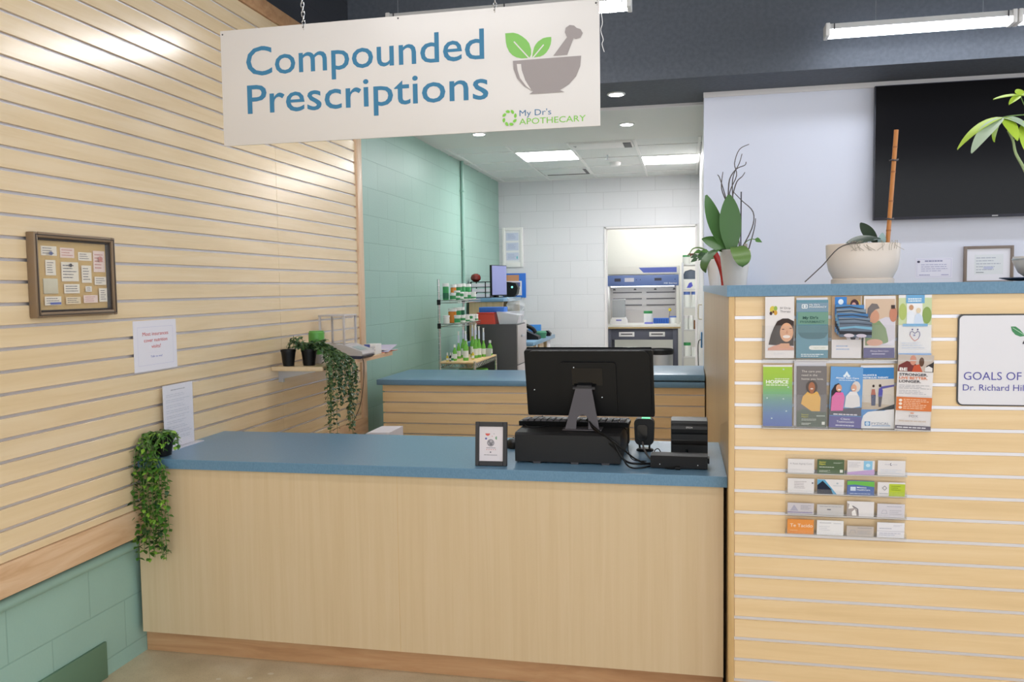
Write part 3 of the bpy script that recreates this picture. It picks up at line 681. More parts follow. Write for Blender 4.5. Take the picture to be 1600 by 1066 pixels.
for i, (a, b_, c, d, cc) in enumerate(labs):
    p.rect(a, b_, c, d, cc); p.lines(a + .02, c - .02, b_ + (d - b_) * .12, d - (d - b_) * .1, 5 if d - b_ > .15 else 3, BLk if cc != PK else (196, 130, 120), .3, i)
p.ell(.20, .80, .025, .025, (90, 96, 140)); p.ell(.875, .75, .03, .04, (196, 130, 120)); p.ell(.45, .645, .02, .025, (60, 56, 60)); p.rect(.16, .10, .30, .13, (84, 96, 170))
g.build('labels', t, fix=False)
g = G(); g.box(.0085, .013, W0 + fw + .04, W0 + fw + .11, .085, .14, mat('tin_lid', (206, 198, 172), .35), .004); g.build('tin_label', t)
g = G(); g.box(.0215, .0225, W0 + fw + .004, W1 - fw - .004, fw + .004, HH - fw - .004, GLASS); g.build('glazing', t)
# paper notice
g = G(); g.box(0.0, .0012, 0, .298, 0, .217, PAPER); p = Print(g, (.0013, 0, 0), (0, 1, 0), (0, 0, 1), .298, .217)
p.line([(.09, .12), (.91, .12), (.91, .87), (.09, .87), (.09, .12)], .0012, (196, 192, 214))
RD = (206, 74, 66)
p.text('Most insurances', .5, .70, .0165, RD, .178, 0, 'c'); p.text('cover nutrition', .5, .575, .0165, RD, .162, 0, 'c'); p.text('visits!', .5, .45, .0165, RD, .064, 0, 'c'); p.text('Talk to me!', .5, .265, .009, (110, 120, 190), .082, 0, 'c'); p.rect(.3, .36, .7, .364, (214, 212, 224))
tag(g.build('paper_notice', None, (.0004, .347, 1.217)), 'white paper notice with red letters about insurances taped to the slatted wall', 'notice')
# wall shelf
t = thing('wall_shelf', 'small wooden wall shelf on brackets holding plants and a balance', 'shelf', (0.0, 2.05, 1.11))
g = G(); g.box(0.001, .305, -.54, .56, 0, .025, SLAT_L, .002); g.box(.3045, .307, -.54, .56, .001, .024, OAK); g.build('board', t)
for y in (-.46, .3):
    g = G(); g.prism([(0.0005, 0), (.22, 0), (.22, -.012), (.03, -.05), (.03, -.07), (0.0005, -.07)], .012, STEEL, lambda u, v, d: Vector((u, y + d, v))); g.build('bracket', t)
SZ = 1.1355
def pot(loc, label, r=.042, h=.092):
    t = thing('plant_pot', label, 'plant pot', loc, group='black plastic pots on the wall shelf')
    g = G(); g.lathe([(0, 0), (r * .72, 0), (r * .95, h * .86), (r, h * .86), (r, h), (r * .9, h), (r * .88, h * .8), (0, h * .8)], BLACK, n=24); g.build('pot', t)
    g = G(); g.lathe([(0, h * .82), (r * .87, h * .81)], SOIL, n=16); g.build('soil', t); return t
pot((.082, 1.556, SZ), 'bare black plastic pot at the near end of the wall shelf')
t = thing('ivy_plant', 'trailing ivy in a black pot hanging down from the wall shelf', 'plant', (.185, 1.60, SZ))
g = G(); r, h = .045, .092; g.lathe([(0, 0), (r * .72, 0), (r * .95, h * .86), (r, h * .86), (r, h), (r * .9, h), (r * .88, h * .8), (0, h * .8)], BLACK, n=24); g.build('pot', t)
g = G(); rnd = random.Random(5); IV = [IVY_D, IVY_D, IVY_M, IVY_M, LEAF_D]
for k in range(22):
    a = rnd.random() * 2 * PI; rr_ = rnd.uniform(.04, .12)
    strand(g, [(0, 0, .075), (rr_ * .5 * math.cos(a), rr_ * .5 * math.sin(a), .125), (rr_ * math.cos(a) + .02, rr_ * math.sin(a), .10 + .05 * rnd.random())], 9, .027, IV, STEMG, 300 + k)
for k in range(6):
    strand(g, [(0, 0, .08), (-.05, -.05 - .01 * k, .14), (-.09 + .02 * k, -.06 - .01 * k, .13 + .02 * (k % 3)), (-.10 + .02 * k, -.07, .10)], 9, .026, IV, STEMG, 340 + k)
for k in range(26):
    yy = rnd.uniform(-.13, .17); y2 = -.15 + (k % 13) * .03 + rnd.uniform(-.015, .015); 
    dep = {0: -.30, 1: -.42, 2: -.36, 3: -.25, 4: -.14, 5: -.10, 6: -.22, 7: -.18, 8: -.30, 9: -.40, 10: -.36, 11: -.24, 12: -.14}[k % 13] + rnd.uniform(-.03, .05)
    xx = .145 + rnd.uniform(0, .05)
    strand(g, [(0, 0, .08), (.05, yy * .3, .115), (.10, yy * .6, .09), (xx, y2 * .9, .02), (xx + .01, y2, dep * .4), (xx + .005, y2 + rnd.uniform(-.02, .02), dep)], 24, .026, IV, STEMG, 400 + k)
g.build('foliage', t)
g = G(); g.lathe([(0, 0), (.045, 0), (.045, .015), (.045, .125), (.042, .128), (.042, .135), (0, .135)], mat('green_tin', (96, 166, 74), .4), n=28); 
p = Print(g, (.0, -.0452, .05), (1, 0, 0), (0, 0, 1)); p.text('Dr', -.012 + .02, .0, .022, (236, 240, 230), .03, .01)
tag(g.build('green_canister', None, (.16, 1.755, SZ + .05)), 'green canister with white letters standing on the wall shelf behind the ivy', 'canister')
o = G(); o.box(-.06, .06, -.06, .06, 0, .05, mat('cardboard_box_small', (214, 206, 200), .6), .002)
tag(o.build('small_box', None, (.155, 1.755, SZ)), 'small pale box under the green canister on the wall shelf', 'box')
# analytical balance
t = thing('analytical_balance', 'grey analytical balance with a glass draft shield on the wall shelf', 'balance', (.175, 2.10, SZ))
BAL = mat('balance_grey', (190, 184, 184), .4); BALD = mat('balance_dark', (58, 62, 84), .45)
g = G(); g.prism([(-.13, .03), (-.13, .07), (.06, .07), (.16, .035), (.165, .018), (.16, .008), (.02, .012)], .20, BAL, lambda u, v, d: Vector((u, -.10 + d, v + .01))); g.build('body', t)
g = G(); g.prism([(-.10, .0), (-.13, .03), (.06, .022), (.17, .016), (.15, 0)], .19, BALD, lambda u, v, d: Vector((u, -.095 + d, v))); g.build('underside', t)
g = G(); pf = lambda u, v, d: Vector((.075 + u * .94, v, .0762 - u * .33 + d)); g.prism([(0.012, -.07), (.072, -.07), (.072, .03), (.012, .03)], .001, mat('balance_display', (150, 164, 166), .3), pf); g.build('display', t)
g = G()
for (x, y) in ((-.11, -.09), (.045, -.09), (-.11, .09), (.045, .09)): g.box(x - .006, x + .006, y - .006, y + .006, .078, .26, BAL, .001)
g.box(-.118, .053, -.098, .098, .258, .268, BAL, .002); g.box(-.118, .053, -.098, .098, .078, .086, BAL, .002); g.build('shield_frame', t)
g = G()
for a in ((-.11, .045, -.0915, -.0895), (-.11, .045, .0895, .0915)): g.box(a[0], a[1], a[2], a[3], .086, .258, GLASS)
g.box(.0445, .0465, -.084, .084, .086, .258, GLASS); g.build('glass_pane', t)
g = G(); g.lathe([(0, .09), (.035, .09), (.035, .086), (.01, .086), (.01, .078)], STEEL, (-.03, 0, 0), 20); g.build('weighing_pan', t)
cable([(.31, 2.05, 1.15), (.322, 2.06, 1.10), (.316, 2.05, .95), (.30, 2.03, .84), (.26, 2.02, .75)], .0022, 'thin black power cord of the balance hanging down from the wall shelf', group='wall shelf cords')
o = G(); o.box(-.04, .04, -.05, .05, 0, .065, WHITE, .001); p = Print(o, (-.04, -.0502, 0), (1, 0, 0), (0, 0, 1), .08, .065); p.rect(0, 0, .5, 1, (84, 100, 170)); p.ell(.28, .55, .14, .2, (150, 166, 214)); p.lines(.58, .95, .2, .8, 4, (170, 170, 190), .4)
tag(o.build('medicine_box', None, (.25, 2.40, SZ)), 'white and blue carton beside the balance on the wall shelf', 'carton')
t = thing('paper_stack', 'loose papers and an orange folder at the far end of the wall shelf', 'papers', (.20, 2.57, SZ))
g = G(); g.box(-.09, .10, -.10, .16, 0.0, .005, mat('orange_folder', (214, 128, 92), .6)); g.build('folder', t)
g = G(); g.m = Matrix.Rotation(-.06, 4, 'X'); g.box(-.10, .10, -.10, .17, .012, .016, PAPER); g.m = Matrix.Rotation(.09, 4, 'X') @ Matrix.Rotation(.15, 4, 'Z'); g.box(-.08, .11, -.11, .2, .014, .017, mat('lilac_paper', (206, 200, 224), .7)); g.build('sheets', t)

# ================================================================== ON THE DIVIDER FRONT
t = thing('brochure_rack', 'clear acrylic brochure rack with ten pockets on the slatted divider front', 'brochure rack', (2.509, 0.2785, 1.052))
g = G(); g.box(0, .542, -.002, 0.0, 0, .40, ACR); g.build('back_panel', t)
for rz in (0.0, .236):
    for k in range(5):
        g = G(); x0 = .001 + k * .1083
        g.box(x0, x0 + .1065, -.026, -.024, rz, rz + .12, ACR); g.box(x0, x0 + .0015, -.025, -.002, rz, rz + .12, ACR); g.box(x0, x0 + .1065, -.025, -.002, rz, rz + .003, mat('acrylic_edge', (206, 200, 196), .25)); g.build('pocket', t)
def brochure(x0, x1, z0, z1, label, art, base=(228, 222, 222), th=.004, y=.262, lean=.0, rz=.0, name='brochure', group='brochures in the clear rack'):
    w, h = x1 - x0, z1 - z0
    g = G(); g.box(0, w, 0, th, 0, h, flat(base, .35), .0003, 1); p = Print(g, (0, 0, 0), (1, 0, 0), (0, 0, 1), w, h, .00022)
    art(p); o = g.build(name, None, (x0, y, z0), (lean, rz, 0), fix=False); tag(o, label, name.replace('_', ' '), group); return o
HAIR = (58, 44, 40); SKIN = (214, 160, 128)
def a1(p):
    p.ell(.26, .79, .10, .06, (216, 196, 84)); p.ell(.36, .81, .06, .04, (150, 180, 84)); p.ell(.36, .74, .06, .04, (214, 160, 60)); p.ell(.2, .73, .05, .03, (70, 50, 60)); p.ell(.28, .755, .03, .02, (110, 60, 40))
    p.text('IV Drip', .52, .80, .0072, (120, 116, 120), .034); p.text('Therapy', .52, .745, .0072, (120, 116, 120), .034)
    p.poly([(.12, .22), (.2, .38), (.3, .5), (.42, .6), (.6, .645), (.8, .645), (.99, .6), (.99, .2), (.6, .2)], HAIR); p.poly([(.1, .16), (.3, .2), (.55, .23), (.8, .22), (.99, .17), (.99, .13), (.1, .125)], (216, 160, 140))
    p.poly([(.52, .24), (.84, .24), (.84, .16), (.5, .16)], SKIN); p.ell(.74, .42, .23, .155, (222, 168, 132)); p.ell(.74, .35, .13, .025, (238, 226, 220)); p.ell(.62, .47, .05, .008, (110, 70, 56)); p.ell(.88, .485, .05, .008, (110, 70, 56)); p.ell(.75, .42, .035, .03, (206, 146, 112)); p.rect(0, 0, 1, .125, (230, 224, 224)); p.text('SUND', .30, .055, .008, (206, 204, 210), .034)
brochure(2.519, 2.614, 1.296, 1.506, 'white brochure reading IV Drip Therapy with a smiling curly haired woman', a1)
def a2(p):
    p.rect(0, .80, 1, .95, (126, 152, 172)); p.rect(.05, .58, 1, .79, (116, 156, 140)); p.rect(.05, .44, 1, .57, (84, 126, 136)); p.poly([(.05, .44), (1, .44), (.9, .35), (.75, .33), (.35, .33), (.15, .36)], (70, 110, 122))
    p.line([(.18, .86), (.34, .86), (.34, .92), (.18, .92), (.18, .86)], .003, (232, 236, 240)); p.rect(.24, .87, .28, .91, (232, 236, 240)); p.rect(.22, .882, .30, .898, (232, 236, 240)); p.text("My Dr's", .40, .905, .0052, (232, 236, 240), .034, .02); p.text('PHARMACY', .40, .865, .0056, (232, 236, 240), .056, .02)
    p.text("My Dr's", .20, .675, .009, (60, 98, 92), .05, .03); p.text('PHARMACY', .12, .61, .007, (76, 116, 106), .08, .02)
    p.ell(.5, .18, .10, .038, (232, 232, 228)); p.rect(.5, .142, 1, .218, (232, 232, 228)); p.text('NOW OPEN', .55, .165, .0045, (170, 180, 150), .038); p.lines(.15, .92, .02, .08, 2, (214, 226, 232), .5, 4)
brochure(2.621, 2.724, 1.296, 1.494, 'teal pharmacy brochure with a green band in the upper rack row', a2, (98, 144, 162))
o = G(); o.box(0, .1, 0, .003, 0, .205, PAPER, .0003); tag(o.build('leaflet', None, (2.622, .2675, 1.2965)), 'white leaflet peeking out behind the teal pharmacy brochure', 'leaflet')
def a3(p):
    p.rect(0, .3, .98, 1, (176, 146, 118)); p.rect(.1, .68, .5, .99, (60, 130, 206)); p.ell(.3, .91, .09, .045, (226, 236, 246)); p.rect(.15, .84, .45, .865, (226, 236, 246)); p.ell(.78, .85, .2, .1, (206, 176, 96)); p.ell(.76, .86, .15, .09, (72, 46, 56)); p.ell(.74, .84, .08, .06, (216, 160, 150))
    p.ell(.6, .42, .16, .13, (216, 206, 214)); p.ell(.85, .42, .13, .13, (204, 196, 208)); p.ell(.72, .36, .1, .08, (50, 44, 60)); p.rect(0, 0, 1, .3, (226, 220, 222)); p.lines(.15, .7, .12, .22, 2, (160, 180, 214), .35, 6)
brochure(2.736, 2.830, 1.296, 1.505, 'brochure with a blue corner logo behind the small loose flyers', a3, y=.266)
for k in range(5):
    bl = [(70, 128, 184), (126, 142, 158), (62, 116, 170), (118, 132, 148), (96, 108, 126)][k]
    def a(p, k=k, bl=bl):
        p.rect(0, 0, 1, 1, bl); p.poly([(0, .84), (.5, .9), (1, .8), (1, .86), (.5, .95), (0, .9)], (60, 66, 78)); p.poly([(0, .5), (.45, .62), (1, .52), (1, .7), (.5, .76), (0, .64)], (120, 170, 196)); p.rect(0, .18, 1, .4, (44, 44, 52)); p.ell(.3, .12, .16, .12, (206, 196, 206)); p.ell(.68, .12, .16, .12, (196, 188, 204))
    brochure(2.744 + .003 * k, 2.834 + .006 * k, 1.385 - .004 * k, 1.478 - .0145 * k, 'small blue flyer, %s of the loose set before the logo brochure' % ['hindmost', 'second from behind', 'middle one', 'fourth from behind', 'frontmost'][k], a, bl, .0008, .2525 - .003 * k, -.06, .03, 'flyer', 'loose photo flyers in the rack')
def a4(p):
    p.rect(.05, .2, .98, .95, (212, 186, 164)); p.poly([(.5, .62), (.7, .66), (.98, .64), (.98, .2), (.5, .2)], (212, 206, 218)); p.poly([(.06, .2), (.06, .5), (.16, .58), (.5, .6), (.7, .48), (.78, .3), (.78, .24)], (132, 152, 112)); p.ell(.32, .67, .17, .11, (206, 152, 126)); p.poly([(.1, .66), (.12, .8), (.25, .88), (.42, .87), (.5, .8), (.36, .78), (.24, .72), (.18, .64)], (120, 112, 112)); p.ell(.93, .7, .12, .12, (196, 132, 108)); p.rect(.86, .79, .98, .85, (70, 56, 54)); p.ell(.35, .25, .26, .055, (216, 166, 146)); p.poly([(.62, .22), (.96, .3), (.96, .2)], (226, 222, 234))
    p.rect(0, 0, .98, .165, (92, 88, 134)); p.text("Always Best Care", .5, .10, .006, (214, 206, 226), .058, 0, 'c'); p.lines(.26, .7, .05, .08, 1, (196, 190, 214), .5)
brochure(2.837, 2.936, 1.297, 1.505, 'brochure showing a grey haired woman in a green shirt in the upper row', a4, y=.264)
def a5(p):
    p.rect(0, .5, 1, .95, (200, 212, 170)); p.rect(.25, .52, .72, 1, (238, 236, 238)); p.ell(.125, .72, .12, .14, (176, 192, 110)); p.ell(.855, .66, .14, .14, (140, 164, 92)); p.rect(.22, .86, .78, 1.0, (110, 168, 214)); p.lines(.28, .72, .88, .95, 2, (232, 240, 246), .6, 3)
    p.ell(.38, .79, .07, .045, (196, 150, 116)); p.poly([(.24, .52), (.26, .7), (.36, .75), (.48, .7), (.5, .52)], (228, 232, 242)); p.ell(.6, .74, .07, .045, (222, 204, 176)); p.poly([(.46, .52), (.5, .66), (.6, .7), (.72, .64), (.76, .52)], (206, 218, 238))
    p.rect(.13, .475, .88, .52, (124, 176, 218)); p.line([(.35, .33), (.36, .38), (.42, .395), (.5, .36), (.58, .395), (.64, .38), (.65, .33), (.6, .27)], .002, (72, 66, 130)); p.line([(.35, .33), (.42, .27), (.5, .235), (.6, .27)], .002, (206, 120, 110)); p.ell(.42, .425, .025, .014, (72, 66, 130)); p.ell(.58, .425, .025, .014, (72, 66, 130)); p.ell(.48, .33, .03, .016, (150, 150, 190))
    p.lines(.1, .9, .1, .22, 3, (206, 212, 226), .4, 2); p.rect(0, .0, 1, .03, (150, 182, 226))
brochure(2.946, 3.048, 1.307, 1.507, 'white brochure with a blue tab and a heart of two figures', a5, (230, 228, 230), y=.266)
def b1(p):
    N_ = 24
    for k in range(N_):
        f = k / (N_ - 1); c = [(98, 116, 178), (104, 132, 178), (112, 152, 160), (128, 180, 124), (160, 196, 78), (166, 200, 72)]; i = min(4, int(f * 5)); ff = f * 5 - i
        p.rect(0, .97 * k / N_, 1, .97 * (k + 1) / N_, tuple(int(round((c[i][j] * (1 - ff) + c[i + 1][j] * ff) / 2) * 2) for j in range(3))); p.k -= 1
    p.k += 2; p.text('HOSPICE', .10, .70, .0115, (238, 242, 232), .074, .035); p.lines(.4, .92, .765, .785, 1, (226, 236, 210), .6); p.lines(.1, .88, .66, .685, 1, (226, 236, 214), .6)
    for u, v in ((.7, .93), (.86, .64), (.14, .46), (.70, .45), (.8, .25), (.3, .13)): p.ell(u, v, .03, .012, (196, 214, 214), 8)
brochure(2.513, 2.609, 1.060, 1.272, 'tall green to blue brochure reading HOSPICE in the lower row', b1)
def b2(p):
    p.rect(0, .0, 1, 1, (118, 112, 112)); p.rect(0, 0, 1, .25, (96, 104, 94)); p.poly([(.0, .25), (.25, .3), (.5, .26), (.5, .25)], (100, 108, 98))
    for i, s in enumerate(('The care you', 'need in the', 'home you love.')): p.text(s, .16, .90 - i * .062, .0078, (222, 214, 206), (.062, .051, .071)[i])
    p.poly([(.14, .38), (.2, .5), (.36, .58), (.5, .6), (.7, .58), (.8, .48), (.78, .26), (.5, .26)], (222, 174, 92)); p.ell(.5, .66, .19, .11, (92, 82, 78)); p.ell(.5, .655, .11, .085, (170, 110, 80)); p.poly([(.42, .58), (.5, .54), (.58, .58)], (170, 110, 80)); p.ell(.5, .63, .05, .012, (226, 206, 196))
    p.text('Senior', .16, .19, .006, (196, 190, 90), .024); p.text('Helpers', .16, .155, .006, (196, 190, 90), .022); p.lines(.16, .7, .10, .14, 2, (196, 200, 190), .4, 3); p.lines(.16, .5, .03, .07, 2, (206, 210, 200), .5, 4); p.lines(.66, .96, .17, .20, 1, (190, 196, 186), .5); p.rect(.84, .04, .94, .09, (222, 222, 216))
brochure(2.624, 2.721, 1.060, 1.268, 'dark grey brochure with a woman in a yellow blouse in the lower row', b2, (118, 112, 112))
def b2b(p): p.poly([(.0, .0), (1, 0), (1, .93), (.5, .97), (.2, 1), (0, 1)], (222, 220, 228))
brochure(2.616, 2.72, 1.062, 1.287, 'white curled leaflet standing behind the dark grey brochure', b2b, (222, 220, 228), .001, .2705, 0, 0, 'leaflet', 'leaflets behind brochures')
o = G(); o.box(0, .06, 0, .001, 0, .225, flat((96, 48, 74)), 0); tag(o.build('leaflet', None, (2.66, .2735, 1.062)), 'plum coloured leaflet edge showing behind the curled white leaflet', 'leaflet')
def b3(p):
    p.rect(0, .2, 1, 1, (104, 156, 210)); p.poly([(0, .2), (1, .2), (1, .34), (0, .30)], (84, 82, 96)); p.poly([(.5, .93), (.58, .86), (.42, .86)], (226, 236, 246)); p.ell(.44, .85, .05, .02, (226, 236, 246)); p.ell(.56, .85, .05, .02, (226, 236, 246)); p.text('Always Best Care', .16, .805, .0055, (238, 242, 248), .074, .02); p.lines(.26, .8, .77, .79, 1, (226, 236, 246), .5)
    p.poly([(.02, .28), (.04, .6), (.14, .7), (.26, .73), (.34, .68), (.32, .4), (.2, .28)], (48, 40, 46)); p.poly([(.04, .27), (.06, .5), (.18, .58), (.4, .58), (.46, .5), (.42, .28)], (222, 104, 166)); p.ell(.27, .65, .09, .06, (216, 160, 130)); p.ell(.28, .625, .045, .01, (240, 232, 228))
    p.poly([(.46, .34), (.5, .52), (.62, .6), (.82, .6), (.92, .5), (.94, .36), (.7, .33)], (226, 222, 224)); p.ell(.80, .68, .13, .09, (214, 206, 204)); p.ell(.73, .66, .09, .06, (214, 166, 144)); p.ell(.72, .635, .045, .01, (240, 232, 228))
    p.rect(0, 0, 1, .19, (98, 94, 152)); p.lines(.12, .9, .20, .24, 1, (214, 210, 220), .5); p.text('Client', .5, .13, .0075, (232, 230, 240), .03, 0, 'c'); p.text('Testimonials', .5, .085, .0075, (232, 230, 240), .056, 0, 'c'); p.lines(.2, .8, .025, .055, 1, (206, 204, 224), .6)
brochure(2.729, 2.832, 1.060, 1.268, 'blue and purple brochure with two women in pink and white tops', b3, (104, 156, 210), rz=.025, y=.2635)
def b4(p):
    p.rect(0, .78, 1, .96, (56, 126, 190)); p.text('BALANCE &', .05, .83, .0056, (236, 242, 248), .045, .03); p.text('VESTIBULAR THERAPY', .05, .79, .0056, (236, 242, 248), .082, .03)
    p.rect(0, .30, 1, .775, (206, 196, 186)); p.poly([(0, .42), (1, .36), (1, .30), (0, .30)], (190, 172, 152)); p.poly([(.6, .66), (1, .69), (1, .66), (.6, .62)], (96, 92, 160)); p.ell(.38, .67, .035, .022, HAIR); p.poly([(.30, .52), (.33, .62), (.42, .62), (.45, .52), (.42, .36), (.38, .36), (.37, .46), (.35, .36), (.31, .36)], (176, 110, 96)); p.poly([(.31, .53), (.45, .53), (.43, .36), (.31, .36)], (66, 72, 104)); p.ell(.58, .675, .04, .024, HAIR); p.poly([(.52, .5), (.54, .63), (.62, .65), (.66, .6), (.64, .48)], (84, 84, 170)); p.poly([(.53, .5), (.64, .5), (.60, .34), (.53, .34)], (66, 62, 78))
    p.rect(0, .0, 1, .30, (228, 226, 228)); p.poly([(0, .1), (.06, .2), (.2, .26), (.4, .275), (.7, .28), (.88, .32), (1, .38), (1, .31), (.9, .30), (.4, .30), (0, .30)], (84, 140, 200)); p.rect(.1, .04, .27, .11, (72, 130, 190)); p.ell(.185, .075, .06, .03, (190, 214, 236)); p.text('FYZICAL', .31, .055, .009, (120, 132, 156), .056); p.rect(.31, .035, .88, .045, (110, 150, 196))
brochure(2.833, 2.937, 1.058, 1.272, 'blue and white brochure reading Balance and Vestibular Therapy', b4, y=.266, rz=-.015)
def b5(p):
    p.rect(0, .775, 1, 1, (196, 182, 172)); p.poly([(.0, .78), (.02, .86), (.25, .92), (.5, .88), (.68, .78)], (116, 50, 48)); p.ell(.42, .93, .09, .065, (206, 142, 120)); p.poly([(.4, .78), (.45, .86), (.6, .88), (.7, .78)], (196, 84, 52)); p.ell(.66, .91, .07, .06, (96, 66, 50)); p.poly([(.75, .78), (.8, .86), (.95, .9), (1, .92), (1, .78)], (50, 44, 46)); p.poly([(.76, .785), (.76, .835), (.86, .86), (.97, .835), (.97, .785)], (226, 222, 222))
    p.text('BE', .05, .79, .0105, (238, 234, 232), .024, .03); p.text('STRONGER.', .05, .725, .0088, (56, 52, 60), .088, .02); p.text('LIVE BETTER.', .05, .68, .0088, (214, 120, 66), .088, .02); p.text('LONGER.', .05, .635, .0088, (56, 52, 60), .068, .02)
    p.lines(.06, .95, .55, .61, 3, (170, 168, 174), .35, 1); p.lines(.06, .95, .48, .54, 3, (176, 174, 180), .35, 2); p.rect(0, .265, 1, .445, (214, 120, 64)); p.lines(.2, .92, .285, .425, 6, (236, 196, 166), .4, 7)
    for v in (.40, .355, .305): p.ell(.12, v, .05, .018, (240, 226, 216), 12)
    p.text('FOX', .38, .18, .0085, (150, 146, 156), .028); p.ell(.46, .235, .06, .008, (216, 150, 120)); p.lines(.1, .9, .11, .15, 1, (206, 190, 180), .4); p.rect(0, .02, 1, .07, (104, 98, 112)); p.lines(.05, .9, .035, .055, 1, (220, 218, 224), .7)
brochure(2.936, 3.046, 1.056, 1.310, 'taller tilted brochure reading BE STRONGER LIVE BETTER LONGER', b5, y=.2545, rz=.035, th=.003)

# business card rack
t = thing('card_rack', 'clear acrylic business card rack with sixteen slots under the brochure rack', 'card rack', (2.590, .2785, .676))
g = G(); g.box(0, .39, -.002, 0.0, 0, .285, ACR); g.build('back_panel', t)
ROWS = [.219, .149, .075, .006]
AE = mat('acrylic_edge', (206, 200, 196), .25)
for rz in ROWS:
    g = G(); g.box(0, .39, -.018, -.002, rz, rz + .003, AE); g.box(0, .39, -.018, -.0165, rz, rz + .018, ACR)
    for k in range(5): g.box(k * .097, k * .097 + .0015, -.0165, -.002, rz, rz + .022, ACR)
    g.build('tray', t)
def txt(p, c=(150, 148, 158), s=1): p.lines(.1, .8, .2, .75, 4, c, .3, s)
def k_a(p): p.text('A Ryze Aging Care', .08, .62, .006, (176, 172, 176), .072); p.lines(.08, .5, .2, .3, 1, (206, 202, 206), .3)
def k_b(p): p.rect(0, 0, 1, 1, (84, 104, 76)); p.text('Senior', .07, .78, .0058, (206, 202, 90), .022, .02); p.text('Helpers', .07, .64, .0058, (206, 202, 90), .02, .02); p.lines(.07, .65, .42, .54, 1, (206, 212, 200), .4); p.lines(.6, .95, .74, .84, 2, (196, 204, 190), .4); p.lines(.07, .5, .1, .28, 3, (200, 206, 194), .4); p.rect(.84, .12, .95, .32, (220, 222, 216))
def k_c(p): p.rect(.6, .35, .92, .98, (140, 194, 226)); p.poly([(.0, .0), (1, .0), (1, .4), (0, .16)], (194, 164, 210)); p.ell(.76, .68, .08, .12, (196, 224, 240)); p.lines(.05, .5, .5, .9, 4, (190, 188, 196), .3)
def k_d(p): p.ell(.48, .76, .04, .09, (70, 66, 92)); p.ell(.5, .77, .03, .07, (238, 238, 240)); p.lines(.25, .72, .7, .8, 1, (196, 196, 206), .4); p.lines(.1, .9, .1, .45, 3, (196, 206, 222), .25)
def k_e(p): p.lines(.25, .75, .3, .85, 5, (160, 150, 156), .3, 4); p.ell(.94, .72, .03, .05, (90, 90, 100))
def k_f(p): p.poly([(0, 0), (.52, 0), (.74, 0), (.28, .98), (0, .98)], (96, 166, 206)); p.poly([(0, .3), (0, .6), (.2, .9), (.55, .3)], (24, 36, 58)); p.poly([(0, 0), (.6, 0), (.52, .32), (0, .32)], (72, 74, 84)); p.ell(.75, .75, .04, .06, (180, 190, 200)); p.lines(.6, .95, .55, .62, 1, (180, 186, 196), .4)
def k_g(p): p.rect(0, 0, 1, .7, (92, 116, 172)); p.poly([(0, .7), (.3, .74), (1, .6), (1, .98), (0, .98)], (112, 186, 84)); p.rect(.12, .3, .32, .58, (206, 220, 240)); p.text('Mission', .36, .5, .005, (236, 240, 246), .03, .02); p.text('HealthCare', .36, .34, .005, (236, 240, 246), .042, .02); p.lines(.1, .9, .06, .16, 1, (200, 210, 230), .4)
def k_h(p): p.rect(.42, 0, 1, .9, (184, 202, 60)); p.line([(.18, .58), (.26, .42), (.34, .58), (.26, .74), (.18, .58)], .0015, (110, 108, 114)); p.lines(.5, .85, .4, .8, 3, (140, 164, 40), .4); p.lines(.08, .4, .1, .25, 1, (180, 180, 186), .4)
def k_i(p): p.poly([(.1, .3), (.25, .85), (.42, .3)], (176, 172, 190)); p.rect(0, .12, .95, .22, (150, 140, 172)); p.lines(.5, .9, .4, .85, 4, (160, 158, 168), .35)
def k_j(p): p.lines(.1, .95, .78, .88, 1, (150, 150, 158), .4); p.rect(.38, .5, .52, .6, (120, 120, 130))
def k_k(p): p.poly([(0, 0), (.45, 0), (.4, .4), (.2, .7), (0, .9)], (170, 160, 158)); p.poly([(.2, .05), (.36, .05), (.3, .5), (.18, .3)], (238, 234, 232)); p.poly([(.05, .5), (.25, .55), (.1, .9)], (236, 232, 230)); p.line([(.2, .7), (.4, .5), (.42, .1)], .003, (110, 104, 110))
def k_l(p): p.lines(.35, .9, .78, .86, 1, (150, 150, 170), .4); p.line([(.15, .3), (.2, .55), (.32, .55), (.36, .3), (.15, .3)], .001, (170, 168, 180)); p.lines(.45, .9, .2, .6, 3, (180, 178, 188), .3)
def k_m(p): p.rect(0, 0, 1, .94, (232, 150, 76)); p.text('Te Tacido', .10, .48, .0125, (246, 232, 218), .074); p.lines(.1, .4, .2, .3, 1, (240, 190, 140), .4)
def k_n(p): p.lines(.1, .55, .8, .88, 1, (150, 150, 160), .35); p.lines(.62, .92, .78, .86, 1, (170, 170, 180), .35); p.lines(.08, .5, .3, .65, 3, (196, 196, 204), .25)
def k_o(p): p.lines(.4, .95, .8, .9, 1, (130, 128, 136), .4); p.line([(.12, .3), (.16, .6), (.3, .6), (.34, .3)], .001, (160, 156, 164)); p.lines(.4, .9, .2, .6, 3, (170, 168, 174), .3)
def k_p(p): p.lines(.6, .92, .75, .88, 2, (190, 188, 200), .3); p.lines(.08, .55, .55, .68, 1, (180, 180, 196), .35); p.rect(0, .42, 1, .46, (206, 204, 212)); p.lines(.08, .9, .12, .36, 2, (190, 190, 206), .35)
CW = (228, 224, 226)
